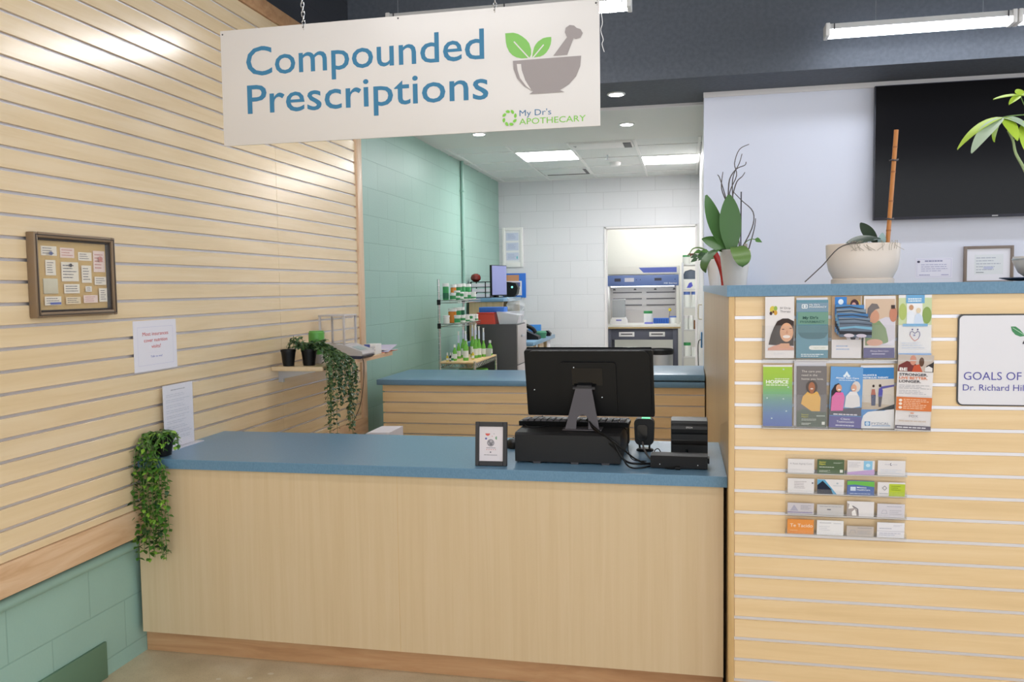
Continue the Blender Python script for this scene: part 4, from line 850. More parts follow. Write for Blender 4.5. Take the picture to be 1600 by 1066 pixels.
cards = [[(k_a, CW, 'white business card with thin script in the top row far left', .05), (k_b, (84, 104, 76), 'dark green business card with yellow name in the top row', .05), (k_c, CW, 'business card with light blue block and lilac stripe in the top row', .05), (k_d, CW, 'white business card with a small dark crescent in the top right slot', .052)],
         [(k_e, CW, 'white business card with small print in the second row far left', .052), (k_f, CW, 'business card with navy and blue triangles in the second row', .052), (k_g, (92, 116, 172), 'blue business card with green top edge in the second row', .05), (k_h, CW, 'half white half lime business card in the second row right', .048)],
         [(k_i, (206, 200, 206), 'pale grey business card with a triangle of dots in the third row left', .04), (k_j, (204, 200, 200), 'low grey business card with one dark mark in the third row', .038), (k_k, CW, 'white business card with a grey photo corner in the third row', .053), (k_l, (214, 210, 218), 'pale business card sunk behind another in the third row right', .048)],
         [(k_m, (232, 150, 76), 'orange business card with white lettering in the bottom left slot', .052), (k_n, (234, 232, 234), 'white business card with rounded corners in the bottom row, second slot', .052), (k_o, (196, 186, 180), 'low sunken grey business card in the bottom row, third slot', .036), (k_p, (232, 230, 236), 'pair of white business cards tilted forward in the bottom right slot', .053)]]
for r_, row in enumerate(cards):
    for c_, (art, base, lab, hh) in enumerate(row):
        x0 = 2.596 + c_ * .0968; z0 = .676 + ROWS[r_] + .0035
        brochure(x0, x0 + .0865, z0, z0 + hh, lab, art, base, .0035, .263, .10, .0, 'business_card', 'business cards in the clear rack')
# wall plaque at the right
t = thing('office_plaque', 'white plaque with black rounded border reading GOALS OF on the divider front', 'plaque', (3.131, .2792, 1.138))
PLQ = mat('plaque_white', (224, 222, 228), .4)
g = G(); g.prism(rr(0, .62, 0, .303, .018), .004, mat('plaque_border', (58, 58, 60), .4), lambda u, v, d: Vector((u, -d, v))); g.build('border', t)
g = G(); g.prism(rr(.0045, .6155, .0045, .2985, .015), .0012, PLQ, lambda u, v, d: Vector((u, -.004 - d, v))); g.build('face', t)
g = G(); p = Print(g, (0, -.0053, 0), (1, 0, 0), (0, 0, 1), 1, 1, .0003)
PU = (88, 86, 164); p.text('GOALS OF', .020, .0865, .0275, PU, .173); p.text('Dr. Richard Hil', .018, .051, .0215, PU, .182, .0)
g.build('lettering', t, fix=False)
g = G(); p = Print(g, (0, -.0053, 0), (1, 0, 0), (0, 0, 1), 1, 1, .0003)
p.poly([(.158, .262), (.172, .262), (.185, .252), (.198, .236), (.21, .232), (.186, .229), (.172, .235), (.162, .247)], (72, 138, 92)); p.line([(.163, .258), (.20, .233)], .0015, (190, 220, 196)); p.line([(.195, .205), (.199, .215), (.206, .222), (.214, .224)], .004, (62, 62, 70))
p.poly([(.232, .275), (.226, .255), (.214, .234), (.226, .232), (.24, .25), (.242, .266)], (72, 138, 92))
g.build('leaf_emblem', t, fix=False)

# ================================================================== ON THE DIVIDER CAP
KZ = 1.5475
t = thing('orchid_plant', 'leafy orchid with dry twisted twigs in a white tapered pot', 'plant', (2.468, 1.20, KZ))
g = G(); g.lathe([(0, 0), (.050, 0), (.069, .158), (.067, .160), (.062, .158), (.058, .13), (0, .13)], CERAM, n=32); g.build('pot', t)
g = G(); g.lathe([(0, .135), (.06, .132)], SOIL, n=16); g.build('bark', t)
OL = mat('orchid_leaf', (72, 112, 54), .35); OL2 = mat('orchid_leaf_pale', (112, 144, 76), .35)
def bleaf(parent, base, d, up, L, w, m, curl, tip=1.12, fold=.15, ex=.72):
    g = G(); g.leaf(base, d, up, L, w, m, curl, 12, .0035, fold, tip, ex); return g.build('leaf', parent)
bleaf(t, (-.03, 0, .14), (-.44, .05, .9), (.5, -.75, .2), .285, .085, OL, -.25)
bleaf(t, (-.015, -.01, .13), (-.06, -.05, 1), (.15, -1, 0), .275, .098, OL, -.1)
bleaf(t, (-.005, -.04, .165), (.08, -.5, .2), (0, -.6, 1), .19, .082, OL2, 2.1)
bleaf(t, (-.04, -.02, .16), (-.4, -.3, .15), (-.3, -.3, 1), .20, .07, OL, 2.0)
bleaf(t, (-.03, -.01, .15), (-.6, -.3, .5), (.2, -.8, .5), .13, .07, OL, .5)
g = G()
def px(dx, dz, y=0): return (dx * .00299 * 1.0, y, .16 + dz * .00302)
tw = [[(2, -8), (6, 10), (-6, 60), (-8, 85), (2, 110), (-1, 128), (6, 148), (20, 155)], [(2, 0), (0, 40), (-4, 90), (-2, 112), (6, 128), (10, 142)], [(0, 10), (-12, 70), (-22, 105), (-26, 112)], [(-12, 70), (-20, 92), (-18, 116)], [(-10, 80), (-8, 105), (2, 120), (14, 125), (16, 130)], [(-4, 80), (2, 100), (10, 108), (14, 114)], [(4, -8), (24, 30), (26, 55), (10, 72), (-2, 85)], [(20, 0), (28, 30), (30, 46)]]
for k, q in enumerate(tw): g.tube([px(a, b_, .01 * math.sin(k * 2)) for a, b_ in q], .0030, TWIG, 6, 4, .0016)
g.build('twig', t)
g = G(); g.rod((.055 - .03, .01, .12), (.055 - .028, .01, .42), .0028, mat('dark_stake', (64, 62, 70), .5), n=8); g.build('stake', t)
g = G(); g.tube([(.03, 0, .14), (.045, -.01, .19), (.07, -.01, .205), (.088, -.01, .203)], .002, STEMG, 6); g.leaf((.086, -.01, .206), (.8, 0, -.35), (0, -1, .3), .035, .022, LEAF_M, .3); g.build('side_shoot', t)
g = G(); g.box(.036, .052, -.035, -.03, .13, .185, mat('plant_label', (168, 158, 150), .6), .002); g.build('plant_label', t)
t = thing('cactus_plant', 'drooping flat stemmed cactus in a white pot behind the orchid', 'plant', (2.438, 2.45, KZ))
g = G(); g.lathe([(0, 0), (.052, 0), (.074, .155), (.071, .157), (.064, .14), (0, .135)], CERAM, n=28); g.build('pot', t)
g = G(); CG = mat('cactus_green', (66, 98, 62), .45)
for k in range(6):
    a = PI * (.75 + .1 * k); q = Vector((.02 * math.cos(a), -.03, .14)); d = Vector((math.cos(a) * .6, -.2, 1.1 - .12 * k))
    for j in range(3 if k % 2 else 4):
        g.leaf(q, d, (0, -1, .3), .045, .026, CG if k % 3 else LEAF_M, .2, 4, .003); q = q + d.normalized() * .042; d = d + Vector((-.35, -.02, -.5))
g.build('stems', t)
g = G(); g.tube([(-.02, -.03, .14), (-.06, -.04, .20), (-.11, -.05, .225), (-.15, -.06, .22), (-.17, -.06, .19)], .006, STEMG, 8, 4, .003); g.build('drooping_stem', t)
g = G()
for k in range(5): g.leaf((-.168, -.06, .195), (math.cos(k * 1.25), math.sin(k * 1.25), -.9), (0, 0, 1), .03, .014, mat('faded_bloom', (110, 70, 50), .6), .2, 4)
g.build('flower', t)
t = thing('red_vase', 'narrow red glazed vase leaning between the two white pots', 'vase', (2.424, 1.75, KZ))
RED = mat('red_glaze', (170, 34, 30), .25)
g = G(); g.tube([(.022, 0, 0.0), (.016, 0, .05), (.002, 0, .10), (-.02, 0, .15), (-.032, 0, .172)], .019, RED, 16, 5, .015); g.build('body', t)
# cream bowl with stick
t = thing('cream_planter', 'wide cream oval ceramic planter with a bamboo stake and dark orchid leaf', 'planter', (2.882, 0.53, KZ))
g = G(); g.lathe([(0, 0), (.108, 0), (.108, .014), (.102, .018), (.104, .022), (.118, .05), (.125, .085), (.127, .128), (.127, .140), (.123, .143), (.119, .138), (.117, .11), (0, .105)], mat('cream_glaze', (226, 210, 196), .28), n=48, sy=.72); g.build('pot', t)
g = G(); g.lathe([(0, .118), (.117, .113)], SOIL, n=20, sy=.7); g.build('soil', t)
BAM = mat('bamboo_stake', (190, 122, 60), .45)
g = G(); a, c = Vector((.078, -.02, .11)), Vector((.104, -.02, .543))
g.rod(a, c, .0078, BAM, n=10)
for f in (.18, .42, .66, .86): q = a.lerp(c, f); g.rod(q - Vector((0, 0, .003)), q + Vector((0, 0, .003)), .0086, mat('bamboo_node', (158, 96, 48), .5), n=10)
g.build('stake', t)
for f in (.27, .75):
    q = a.lerp(c, f); g = G(); g.tube([q + Vector((-.016, -.004, 0)), q + Vector((-.008, -.011, .002)), q + Vector((.008, -.010, 0)), q + Vector((.012, -.004, .004))], .0028, GREYM, 6); g.build('clip', t)
OD = mat('orchid_leaf_dark', (58, 74, 60), .3)
bleaf(t, (.05, -.05, .158), (-1, -.30, .06), (0, -.55, 1), .125, .055, OD, .35); bleaf(t, (.05, -.01, .14), (-.55, .1, .8), (-.6, -.8, .3), .10, .04, OD, -.3); bleaf(t, (.055, -.03, .125), (.05, -.3, .9), (0, -1, .2), .055, .028, mat('orchid_bud', (150, 176, 176), .4), .2)
g = G(); g.tube([(.02, -.05, .135), (-.04, -.085, .145), (-.10, -.10, .125), (-.15, -.11, .07), (-.17, -.11, .05), (-.215, -.12, .008)], .0022, TWIG, 6); g.build('dry_stem', t)
g = G(); rnd = random.Random(8)
for k in range(14):
    x = rnd.uniform(-.06, .11); g.tube([(x, -.06, .12), (x + rnd.uniform(-.01, .01), -.075, .15), (x + rnd.uniform(-.02, .02), -.092, .135), (x + rnd.uniform(-.02, .02), -.094, .115)], .0008, mat('root_fibre', (170, 158, 140), .7), 4)
g.build('roots', t)
# money tree at the right
t = thing('potted_tree', 'young tree with bright green hand shaped leaves at the right edge', 'plant', (3.465, 0.52, KZ + .0105))
g = G(); g.lathe([(0, 0), (.045, 0), (.07, .02), (.088, .06), (.086, .075), (.082, .073), (.08, .06), (0, .055)], mat('pearl_bowl', (214, 206, 198), .3), n=32)
g.lathe([(.0885, .062), (.0892, .066), (.0875, .07)], STEEL, n=32); g.build('pot', t)
g = G(); g.tube([(0, 0, .05), (.0, 0, .2), (-.045, -.02, .31), (-.065, -.02, .37), (-.095, -.02, .43), (-.105, -.02, .475), (-.122, -.02, .51)], .0075, mat('pale_bark', (158, 176, 128), .6), 8, 4, .0035); g.build('trunk', t)
LG = mat('leaf_bright', (176, 206, 66), .4); LU = mat('leaf_underside', (176, 196, 170), .5)
hub = Vector((-.140, -.02, .555)); g = G(); g.tube([(-.105, -.02, .475), (-.12, -.02, .52), tuple(hub)], .002, STEMG, 6); g.tube([tuple(hub), (-.10, -.02, .56), (0, -.02, .56)], .002, STEMG, 6); g.tube([(-.055, -.02, .56), (-.075, -.02, .60), (-.085, -.02, .625)], .0018, STEMG, 6); g.tube([(-.105, -.02, .475), (-.085, -.02, .485), (-.078, -.02, .487)], .002, STEMG, 6); g.build('stalks', t)
for d, L, w, m, cu in (((-1, -.1, -.2), .165, .05, LG, .75), ((-.75, -.45, -.45), .165, .055, LU, .55), ((.3, -.5, -.5), .10, .045, LG, .5), ((.9, -.3, -.2), .14, .055, LU, .8), ((-.2, .5, -.4), .09, .04, LG, .5)): bleaf(t, hub, d, (-.1, -.5, 1), L, w, m, cu, .8)
hub2 = Vector((-.085, -.02, .628))
for d, L, w, cu in (((-1, -.1, .05), .085, .022, .25), ((-.55, -.4, -.3), .06, .026, .3), ((.9, -.2, .1), .075, .03, .3), ((-.1, .3, .6), .03, .03, .2), ((.4, -.5, -.1), .06, .026, .3)): bleaf(t, hub2, d, (0, -.6, 1), L, w, LG, cu, .8)
for d, L, w in (((.2, -.3, -.9), .12, .045), ((.9, -.2, .2), .1, .04)): bleaf(t, (-.078, -.02, .487 + .04), d, (0, -.9, .4), L, w, LG, .3, .8)
o = G(); o.lathe([(0, .002), (.06, 0), (.085, .002), (.118, .010), (.116, .013), (.08, .006), (0, .006)], mat('dark_blue_saucer', (40, 56, 82), .3), n=40)
tag(o.build('plant_saucer', None, (3.455, 0.52, KZ)), 'dark blue saucer under the pale bowl at the right end of the divider cap', 'saucer')

# ================================================================== TELEVISION WALL
t = thing('television', 'large black flat television hanging on the white wall', 'television', (3.46, 3.22, 1.962))
TW, TH = 1.52, .875
g = G(); g.box(0, TW, 0, .035, 0, TH, mat('tv_bezel', (44, 46, 58), .35), .003); g.build('bezel', t)
g = G(); g.box(.006, TW - .006, -.0012, .002, .018, TH - .006, mat('tv_screen', (14, 13, 16), .14, spec=.2)); g.build('screen', t)
g = G(); g.box(.2, TW - .2, .03, .088, .2, .65, BLACKM, .004); g.build('wall_mount', t)
g = G(); g.box(.715, .75, -.0018, .0, .005, .012, LGREY); g.build('badge', t)
def paper_on(name, x0, x1, z0, z1, label, cat, col, rows, seed, y=3.3085):
    g = G(); w, h = x1 - x0, z1 - z0; g.box(0, w, 0, .001, 0, h, mat('certificate_%d' % seed, col, .6)); p = Print(g, (0, 0, 0), (1, 0, 0), (0, 0, 1), w, h, .0003)
    return g, p, w, h, (x0, y, z0)
g, p, w, h, loc = paper_on('c', 3.745, 3.972, 1.577, 1.708, '', '', (226, 226, 240), 5, 1)
p.line([(.04, .06), (.96, .06), (.96, .94), (.04, .94), (.04, .06)], .002, (196, 198, 224)); p.lines(.25, .75, .78, .92, 1, (150, 152, 184), .5); p.lines(.15, .9, .3, .72, 4, (170, 172, 204), .3, 3); p.ell(.08, .82, .04, .06, (70, 70, 90)); p.lines(.1, .4, .1, .2, 1, (160, 160, 200), .4); p.lines(.7, .9, .1, .2, 1, (160, 160, 200), .4)
tag(g.build('certificate', None, loc, fix=False), 'pale unframed certificate on the white wall under the television', 'certificate')
t = thing('framed_certificate', 'framed certificate with a brown frame on the white wall under the television', 'picture frame', (4.036, 3.298, 1.535))
FB = mat('taupe_frame', (128, 114, 104), .45)
g = G(); w, h, f = .297, .245, .018
g.box(0, f, -.01, .01, 0, h, FB, .002); g.box(w - f, w, -.01, .01, 0, h, FB, .002); g.box(f, w - f, -.01, .01, 0, f, FB, .002); g.box(f, w - f, -.01, .01, h - f, h, FB, .002); g.build('frame', t)
g = G(); g.box(f, w - f, 0, .004, f, h - f, mat('mat_board', (230, 230, 238), .6)); p = Print(g, (f, 0, f), (1, 0, 0), (0, 0, 1), w - 2 * f, h - 2 * f, .0003); p.rect(.18, .2, .84, .82, (222, 226, 230)); p.lines(.22, .8, .3, .76, 5, (176, 182, 196), .3, 5); p.ell(.5, .4, .12, .05, (190, 196, 220)); p.lines(.22, .4, .24, .28, 1, (90, 96, 110), .5); g.build('certificate_sheet', t)

# ================================================================== DISPENSARY: WIRE RACK WITH BOTTLES
t = thing('wire_rack', 'chrome wire rack with wooden lower shelf beside the green wall', 'rack', (.155, 4.2, 0))
RX, RY = .31, .80
for (x, y, h) in ((0, 0, 1.635), (0, RY, 1.60), (RX, 0, .925), (RX, RY, .925)):
    g = G(); g.rod((x, y, 0.01), (x, y, h), .0115, CHROME, n=12)
    for k in range(int(h / .05)): g.rod((x, y, .05 * k + .03), (x, y, .05 * k + .033), .0122, STEEL, n=10)
    g.rod((x, y, 0), (x, y, .012), .016, BLACK, n=12); g.build('post', t)
for z in (1.45, 1.245):
    g = G()
    for k in range(2): g.rod((-.165 if False else 0, 0, z - .02 * k), (0, RY, z - .02 * k), .003, CHROME, n=6); g.rod((.17, 0, z - .02 * k), (.17, RY, z - .02 * k), .003, CHROME, n=6); g.rod((0, 0, z - .02 * k), (.17, 0, z - .02 * k), .003, CHROME, n=6); g.rod((0, RY, z - .02 * k), (.17, RY, z - .02 * k), .003, CHROME, n=6)
    for k in range(27): y = RY * k / 26; g.rod((0, y, z + .003), (.17, y, z + .003), .002, CHROME, n=5)
    for k in range(16): y = RY * k / 16; g.rod((.17, y, z), (.17, y + RY / 16, z - .02), .0015, CHROME, n=5)
    for (x, y) in ((0, 0), (0, RY)): g.rod((x, y, z - .035), (x, y, z + .01), .016, BLACK, n=12)
    g.build('wire_shelf', t)
for z in (.905, .55):
    g = G()
    for (x0, y0, x1, y1) in ((0, 0, RX, 0), (RX, 0, RX, RY), (0, RY, RX, RY), (0, 0, 0, RY)):
        for dz in (0, -.035): g.rod((x0, y0, z + dz), (x1, y1, z + dz), .004, CHROME, n=6)
        n_ = 5 if y0 == y1 else 14
        for k in range(n_):
            fa, fb, fm = k / n_, (k + 1) / n_, (k + .5) / n_
            pa = (x0 + (x1 - x0) * fa, y0 + (y1 - y0) * fa, z); pm = (x0 + (x1 - x0) * fm, y0 + (y1 - y0) * fm, z - .035); pb = (x0 + (x1 - x0) * fb, y0 + (y1 - y0) * fb, z); g.rod(pa, pm, .0022, CHROME, n=5); g.rod(pm, pb, .0022, CHROME, n=5)
    for k in range(20): g.rod((0, RY * k / 19, z), (RX, RY * k / 19, z), .002, CHROME, n=5)
    g.build('truss_shelf', t)
g = G(); g.box(-.008, RX + .008, -.01, RY + .01, .91, .922, wood('board_shelf', (214, 176, 122), (226, 192, 140), (234, 204, 156), (20, 2, 20), .45), .001); g.build('wooden_board', t)
WCAP = mat('white_cap', (232, 230, 228), .4); GLAB = mat('green_label', (52, 150, 84), .45); AMB = mat('amber_plastic', (222, 132, 44), .25); GBOT = mat('green_bottle', (116, 190, 70), .25); WLAB = mat('white_label', (232, 234, 228), .5); YEL = mat('yellow_bottle', (220, 196, 52), .3); DKG = mat('dark_green_label', (30, 104, 72), .45)
def bottle(x, y, z, r, h, label, body, lab, labf=(.2, .7), cap=.22, half=None, neck=0.0, name='pill_bottle', group='bottles on the wire rack'):
    t = thing(name, label, 'bottle', (x, y, z), group=group)
    hb = h * (1 - cap)
    g = G()
    if neck: g.lathe([(0, 0), (r, 0), (r, hb * (1 - neck)), (r * .8, hb * (1 - neck * .6)), (r * .42, hb * (1 - neck * .3)), (r * .4, hb), (0, hb)], body, n=16)
    else: g.lathe([(0, 0), (r * .95, 0), (r, .003), (r, hb * .95), (r * .85, hb), (0, hb)], body, n=16)
    g.build('body', t)
    g = G(); r2 = r + .0006; g.lathe([(r2, hb * labf[0]), (r2, hb * labf[1])], lab, n=20)
    if half: g.lathe([(r2 + .0004, hb * labf[0]), (r2 + .0004, hb * (labf[0] * .6 + labf[1] * .4))], half, n=20)
    g.build('label_band', t)
    cr = r * (.5 if neck else 1.08)
    g = G(); g.lathe([(0, h), (cr * .95, h), (cr, h - .002), (cr, hb), (0, hb)], WCAP, n=16); g.build('cap', t)
S1, S2, S3 = 1.456, 1.251, .9225
X0 = .155
top_b = [(.035, .10, .026, .145, GLAB, DKG, None, 'tall green pill bottle'), (.03, .36, .026, .135, AMB, WLAB, None, 'amber vial'), (.035, .50, .034, .14, GLAB, WLAB, GLAB, 'wide green and white pill bottle'), (.035, .64, .032, .145, GLAB, DKG, None, 'dark green pill bottle'), (.06, .755, .030, .14, GLAB, WLAB, DKG, 'rightmost green pill bottle')]
top_f = [(.11, .06, .026, .062, WLAB, GLAB, None, 'short white bottle with green label'), (.11, .20, .026, .08, GLAB, WLAB, GLAB, 'green bottle with white waist'), (.115, .30, .026, .066, GLAB, WLAB, None, 'green bottle with wide white label'), (.12, .41, .027, .068, WLAB, WLAB, GLAB, 'white bottle with green foot'), (.125, .52, .026, .064, WLAB, GLAB, None, 'white bottle with green band'), (.135, .66, .027, .066, WLAB, WLAB, GLAB, 'rightmost green footed jar')]
mid_b = [(.045, .26, .036, .125, AMB, AMB, None, 'big amber jar with a white cap'), (.045, .42, .036, .13, GLAB, DKG, None, 'dark green jar'), (.05, .54, .030, .13, DKG, GLAB, None, 'rightmost green jar')]
mid_f = [(.045, .07, .027, .07, WLAB, WLAB, None, 'plain white jar'), (.13, .12, .027, .07, WLAB, GLAB, None, 'white jar with broad green label'), (.135, .28, .024, .066, WLAB, GLAB, WLAB, 'white jar with green stripe'), (.135, .42, .026, .066, WLAB, WLAB, GLAB, 'white jar with green foot'), (.14, .52, .024, .062, GLAB, WLAB, None, 'low green and white jar'), (.135, .61, .024, .064, WLAB, WLAB, None, 'white jar near the right end'), (.14, .72, .024, .06, WLAB, WLAB, GLAB, 'last small white jar')]
for lst, z, where in ((top_b, S1, 'in the back row of the rack top shelf'), (top_f, S1, 'in the front row of the rack top shelf'), (mid_b, S2, 'in the back row of the rack middle shelf'), (mid_f, S2, 'in the front row of the rack middle shelf')):
    for x, y, r, h, bd, lb, hf, nm in lst: bottle(X0 + x, 4.2 + y, z, r, h, nm + ' ' + where, bd, lb, (.1, .52) if bd is not WLAB else (.12, .75), .2, hf)
def tallb(x, y, r, h, nm, syr=0.0, body=GRNG, liquid=True, lab=WLAB):
    t = thing('dispensing_bottle', nm + ' on the rack wooden shelf', 'bottle', (X0 + x, 4.2 + y, S3), group='green dispensing bottles on the wire rack')
    g = G(); g.lathe([(0, 0), (r, 0), (r, h * .6), (r * .8, h * .74), (r * .42, h * .86), (r * .42, h), (0, h)], GBOT if body is GRNG else body, n=16); g.build('body', t)
    g = G(); g.lathe([(r + .0006, h * .15), (r + .0006, h * .5)], lab, n=16); g.build('label_band', t)
    if not syr: g = G(); g.lathe([(0, h + .02), (r * .5, h + .02), (r * .52, h - .004), (0, h - .004)], WCAP, n=14); g.build('cap', t)
    else:
        s = thing('oral_syringe', 'white oral syringe standing in the ' + nm, 'syringe', (X0 + x, 4.2 + y, S3 + h + .0005), group='oral syringes in bottles')
        g = G(); g.lathe([(0, 0), (.009, 0), (.009, syr * .7), (.0, syr * .7)], mat('syringe_barrel', (206, 212, 232), .3), n=12); g.build('barrel', s)
        g = G(); g.lathe([(.0, syr * .7), (.007, syr * .7), (.007, syr), (.010, syr), (.010, syr + .004), (0, syr + .004)], WHITE, n=12); g.build('plunger', s)
tallb(.10, .12, .019, .12, 'small green bottle with white cap in front at the left')
tallb(.075, .34, .018, .14, 'narrow green bottle at the left end', .10)
tallb(.09, .44, .021, .17, 'tall green bottle second from the left', .12)
tallb(.12, .42, .018, .20, 'pale cream bottle third from the left', 0, mat('cream_bottle', (206, 214, 184), .35))
tallb(.195, .14, .024, .175, 'big green bottle standing in front', .08)
tallb(.15, .55, .021, .19, 'green bottle behind the big front bottle', .11)
tallb(.175, .58, .020, .20, 'tall green bottle behind the middle', .10)
tallb(.215, .40, .021, .17, 'green bottle right of the middle', .12)
tallb(.235, .46, .020, .17, 'green bottle fourth from the right', .11)
tallb(.255, .55, .019, .15, 'green bottle third from the right', .11)
tallb(.275, .72, .023, .12, 'short green bottle at the right end with white cap')
tallb(.23, .25, .013, .07, 'yellow vial between the front bottles', 0, YEL); tallb(.05, .06, .011, .055, 'yellow vial at the front left corner', 0, YEL); tallb(.075, .07, .011, .055, 'black vial beside the yellow corner vial', 0, BLACK); tallb(.095, .06, .011, .055, 'white vial at the front left', 0, WLAB, lab=GLAB)
o = G(); o.lathe([(0, .003), (.042, .003), (.05, .07), (.047, .07), (.04, .006)], mat('grey_cup', (176, 186, 176), .4), n=20); tag(o.build('grey_cup', None, (X0 + .27, 4.80, S3)), 'small grey plastic cup behind the bottles on the rack wooden shelf', 'cup')
t = thing('green_bin', 'bright green plastic bin on the rack bottom shelf', 'bin', (X0 + .16, 4.62, .556))
g = G(); g.box(-.13, .13, -.15, .16, 0, .26, mat('lime_plastic', (106, 186, 56), .4), .01); g.build('body', t)
g = G(); g.box(-.02, .05, -.152, -.149, .2, .235, BLACK); g.build('grip', t)
# filing cabinet with bins
t = thing('filing_cabinet', 'charcoal filing cabinet with light drawers behind the wire rack', 'filing cabinet', (.25, 5.1, 0))
g = G(); g.box(0, .40, 0, .44, 0, 1.205, CHAR, .004); g.build('body', t)
for k in range(3):
    g = G(); g.box(.40, .412, .01, .43, .04 + .388 * k, .04 + .388 * k + .378, mat('drawer_grey', (176, 170, 170), .45), .002); d = g.build('drawer', t)
    g = G(); g.box(.412, .425, .16, .28, .30 + .388 * k, .32 + .388 * k, STEEL, .003); g.build('handle', d)
FZ = 1.2055
t = thing('red_bin', 'red plastic bin on the left of the filing cabinet', 'bin', (.335, 5.25, FZ))
g = G(); g.prism([(-.09, 0), (.10, 0), (.085, .105), (-.075, .11)], .26, mat('red_plastic', (214, 72, 54), .45), lambda u, v, d: Vector((u, -.12 + d, v))); g.build('body', t)
g = G(); g.box(-.08, .09, -.13, .15, .10, .112, mat('red_rim', (196, 60, 46), .45), .003); g.build('rim', t)
t = thing('clear_bin', 'clear plastic bin with white papers on the right of the filing cabinet', 'bin', (.565, 5.25, FZ))
TR = clear('milky_plastic', (246, 247, 250), .35, .2)
g = G(); pr = [(-.09, 0), (.085, 0), (.115, .12), (-.115, .12)]
g.prism(pr, .003, TR, lambda u, v, d: Vector((u, -.12 + d, v))); g.prism(pr, .003, TR, lambda u, v, d: Vector((u, .13 + d, v))); g.prism([(-.09, 0), (.085, 0), (.085, .003), (-.09, .003)], .25, TR, lambda u, v, d: Vector((u, -.12 + d, v)))
for sx in (-1, 1): g.face([(sx * .09, -.12, 0), (sx * .115, -.12, .12), (sx * .115, .13, .12), (sx * .09, .13, 0)], TR)
g.build('tub', t)
g = G(); g.box(-.08, .08, -.09, .10, .004, .085, PAPER, .004); g.m = Matrix.Rotation(.15, 4, 'Y'); g.box(-.085, .09, -.10, .10, .09, .10, PAPER); g.build('papers', t)
o = G(); o.box(-.12, .13, -.07, .10, 0, .05, mat('blue_binder', (46, 110, 200), .45), .004); tag(o.build('blue_binder', None, (.38, 5.26, FZ + .1125)), 'blue binder lying on the red bin', 'binder')
# work desk with raised shelf
DT = 1.0
t = thing('work_desk', 'blue topped work desk with raised shelf against the green wall', 'desk', (0, 0, 0))
g = G(); g.box(-.008, .715, 5.62, 7.05, DT - .045, DT, BLUE, .006); g.build('desktop', t)
g = G(); g.box(-.008, .37, 5.80, 6.75, 1.41, 1.452, BLUE, .004); g.build('raised_shelf', t)
g = G(); g.box(-.008, .36, 5.83, 5.85, DT, 1.41, LAM2); g.box(-.008, .36, 6.7, 6.72, DT, 1.41, LAM2); g.box(-.008, .006, 5.85, 6.7, DT, 1.41, LAM2); g.build('shelf_support', t)
g = G(); g.box(-.008, .62, 5.7, 5.72, 0, DT - .045, LAM2); g.box(.60, .62, 5.72, 6.3, 0, DT - .045, LAM2); g.box(.64, .66, 6.3, 6.55, 0, DT - .045, LAM2); g.box(.6, .66, 6.75, 6.98, 0, DT - .045, LAM2); g.build('base_panel', t)
g = G(); g.box(.655, .668, 6.76, 6.97, .55, .93, PAPER); g.build('notice_sheet', t)
HZ = 1.4525
t = thing('letter_tray', 'black letter tray stack with white papers on the raised desk shelf', 'letter tray', (.105, 5.98, HZ))
g = G()
for z in (0, .055, .11, .165): g.box(-.10, .12, -.12, .12, z, z + .007, BLACK, .002)
for (x, y) in ((-.097, -.117), (.117, -.117), (-.097, .117), (.117, .117), (.06, -.117)): g.box(x - .005, x + .005, y - .005, y + .005, 0, .17, BLACK)
g.build('tray_frame', t)
for z in (.008, .063, .118): g = G(); g.box(-.088, .108, -.115, .1, z, z + .034, PAPER); g.build('papers', t)
o = G(); o.lathe([(0, 0), (.03, .002), (.052, .022), (.055, .045), (.045, .072), (.02, .086), (0, .088)], mat('dark_red_gloss', (116, 40, 34), .25), n=20); tag(o.build('red_bowl', None, (.035, 5.97, HZ + .1725)), 'round dark red object on top of the black letter tray', 'bowl')
o = G(); o.box(-.045, .045, -.05, .05, 0, .10, mat('pale_green_box', (196, 220, 212), .5), .002); tag(o.build('pale_box', None, (.17, 6.3, HZ + .0005)), 'pale mint box on the raised desk shelf behind the letter tray', 'box')
t = thing('desk_monitor', 'slim monitor with bluish screen on the raised desk shelf', 'monitor', (.275, 6.0, HZ), rz=-.30)
g = G(); g.box(-.012, .012, -.16, .16, .02, .345, BLACK, .003); g.build('shell', t)
g = G(); g.box(.0122, .0135, -.153, .153, .03, .338, mat('lit_screen', (120, 126, 168), .2, emit=.12)); g.build('screen', t)
g = G(); g.box(-.06, .05, -.09, .09, 0, .008, BLACK, .002); g.box(-.04, -.012, -.03, .03, .0, .2, BLACK); g.build('stand', t)
t = thing('tape_dispenser', 'black rounded dispenser with a green light beside the desk monitor', 'dispenser', (.30, 6.55, HZ))
g = G(); g.prism([(-.11, .02), (-.115, .16), (-.04, .17), (.06, .155), (.085, .10), (.07, .03), (.03, 0), (-.06, 0)], .12, BLACK, lambda u, v, d: Vector((u, -.06 + d, v))); g.build('body', t)
g = G(); g.rod((.02, -.062, .11), (.02, -.06, .11), .012, LED('teal_indicator', .8, (120, 214, 200)), n=12); g.build('indicator', t)
g = G(); g.box(-.15, -.115, -.05, .05, .02, .13, PAPER, .003); g.build('paper_roll', t)
o = G(); rnd = random.Random(21); V_ = []
o.lathe([(0, 0), (.07, 0), (.095, .05), (.085, .11), (.10, .16), (.07, .20), (.085, .235)], BAG, n=14)
for v in o.bm.verts: v.co += Vector((rnd.uniform(-.02, .02), rnd.uniform(-.02, .02), rnd.uniform(-.012, .012) if v.co.z > .02 else 0))
tag(o.build('plastic_bag', None, (.485, 5.87, DT + .0005 + .215)), 'crumpled clear plastic bag before the raised desk shelf', 'bag')
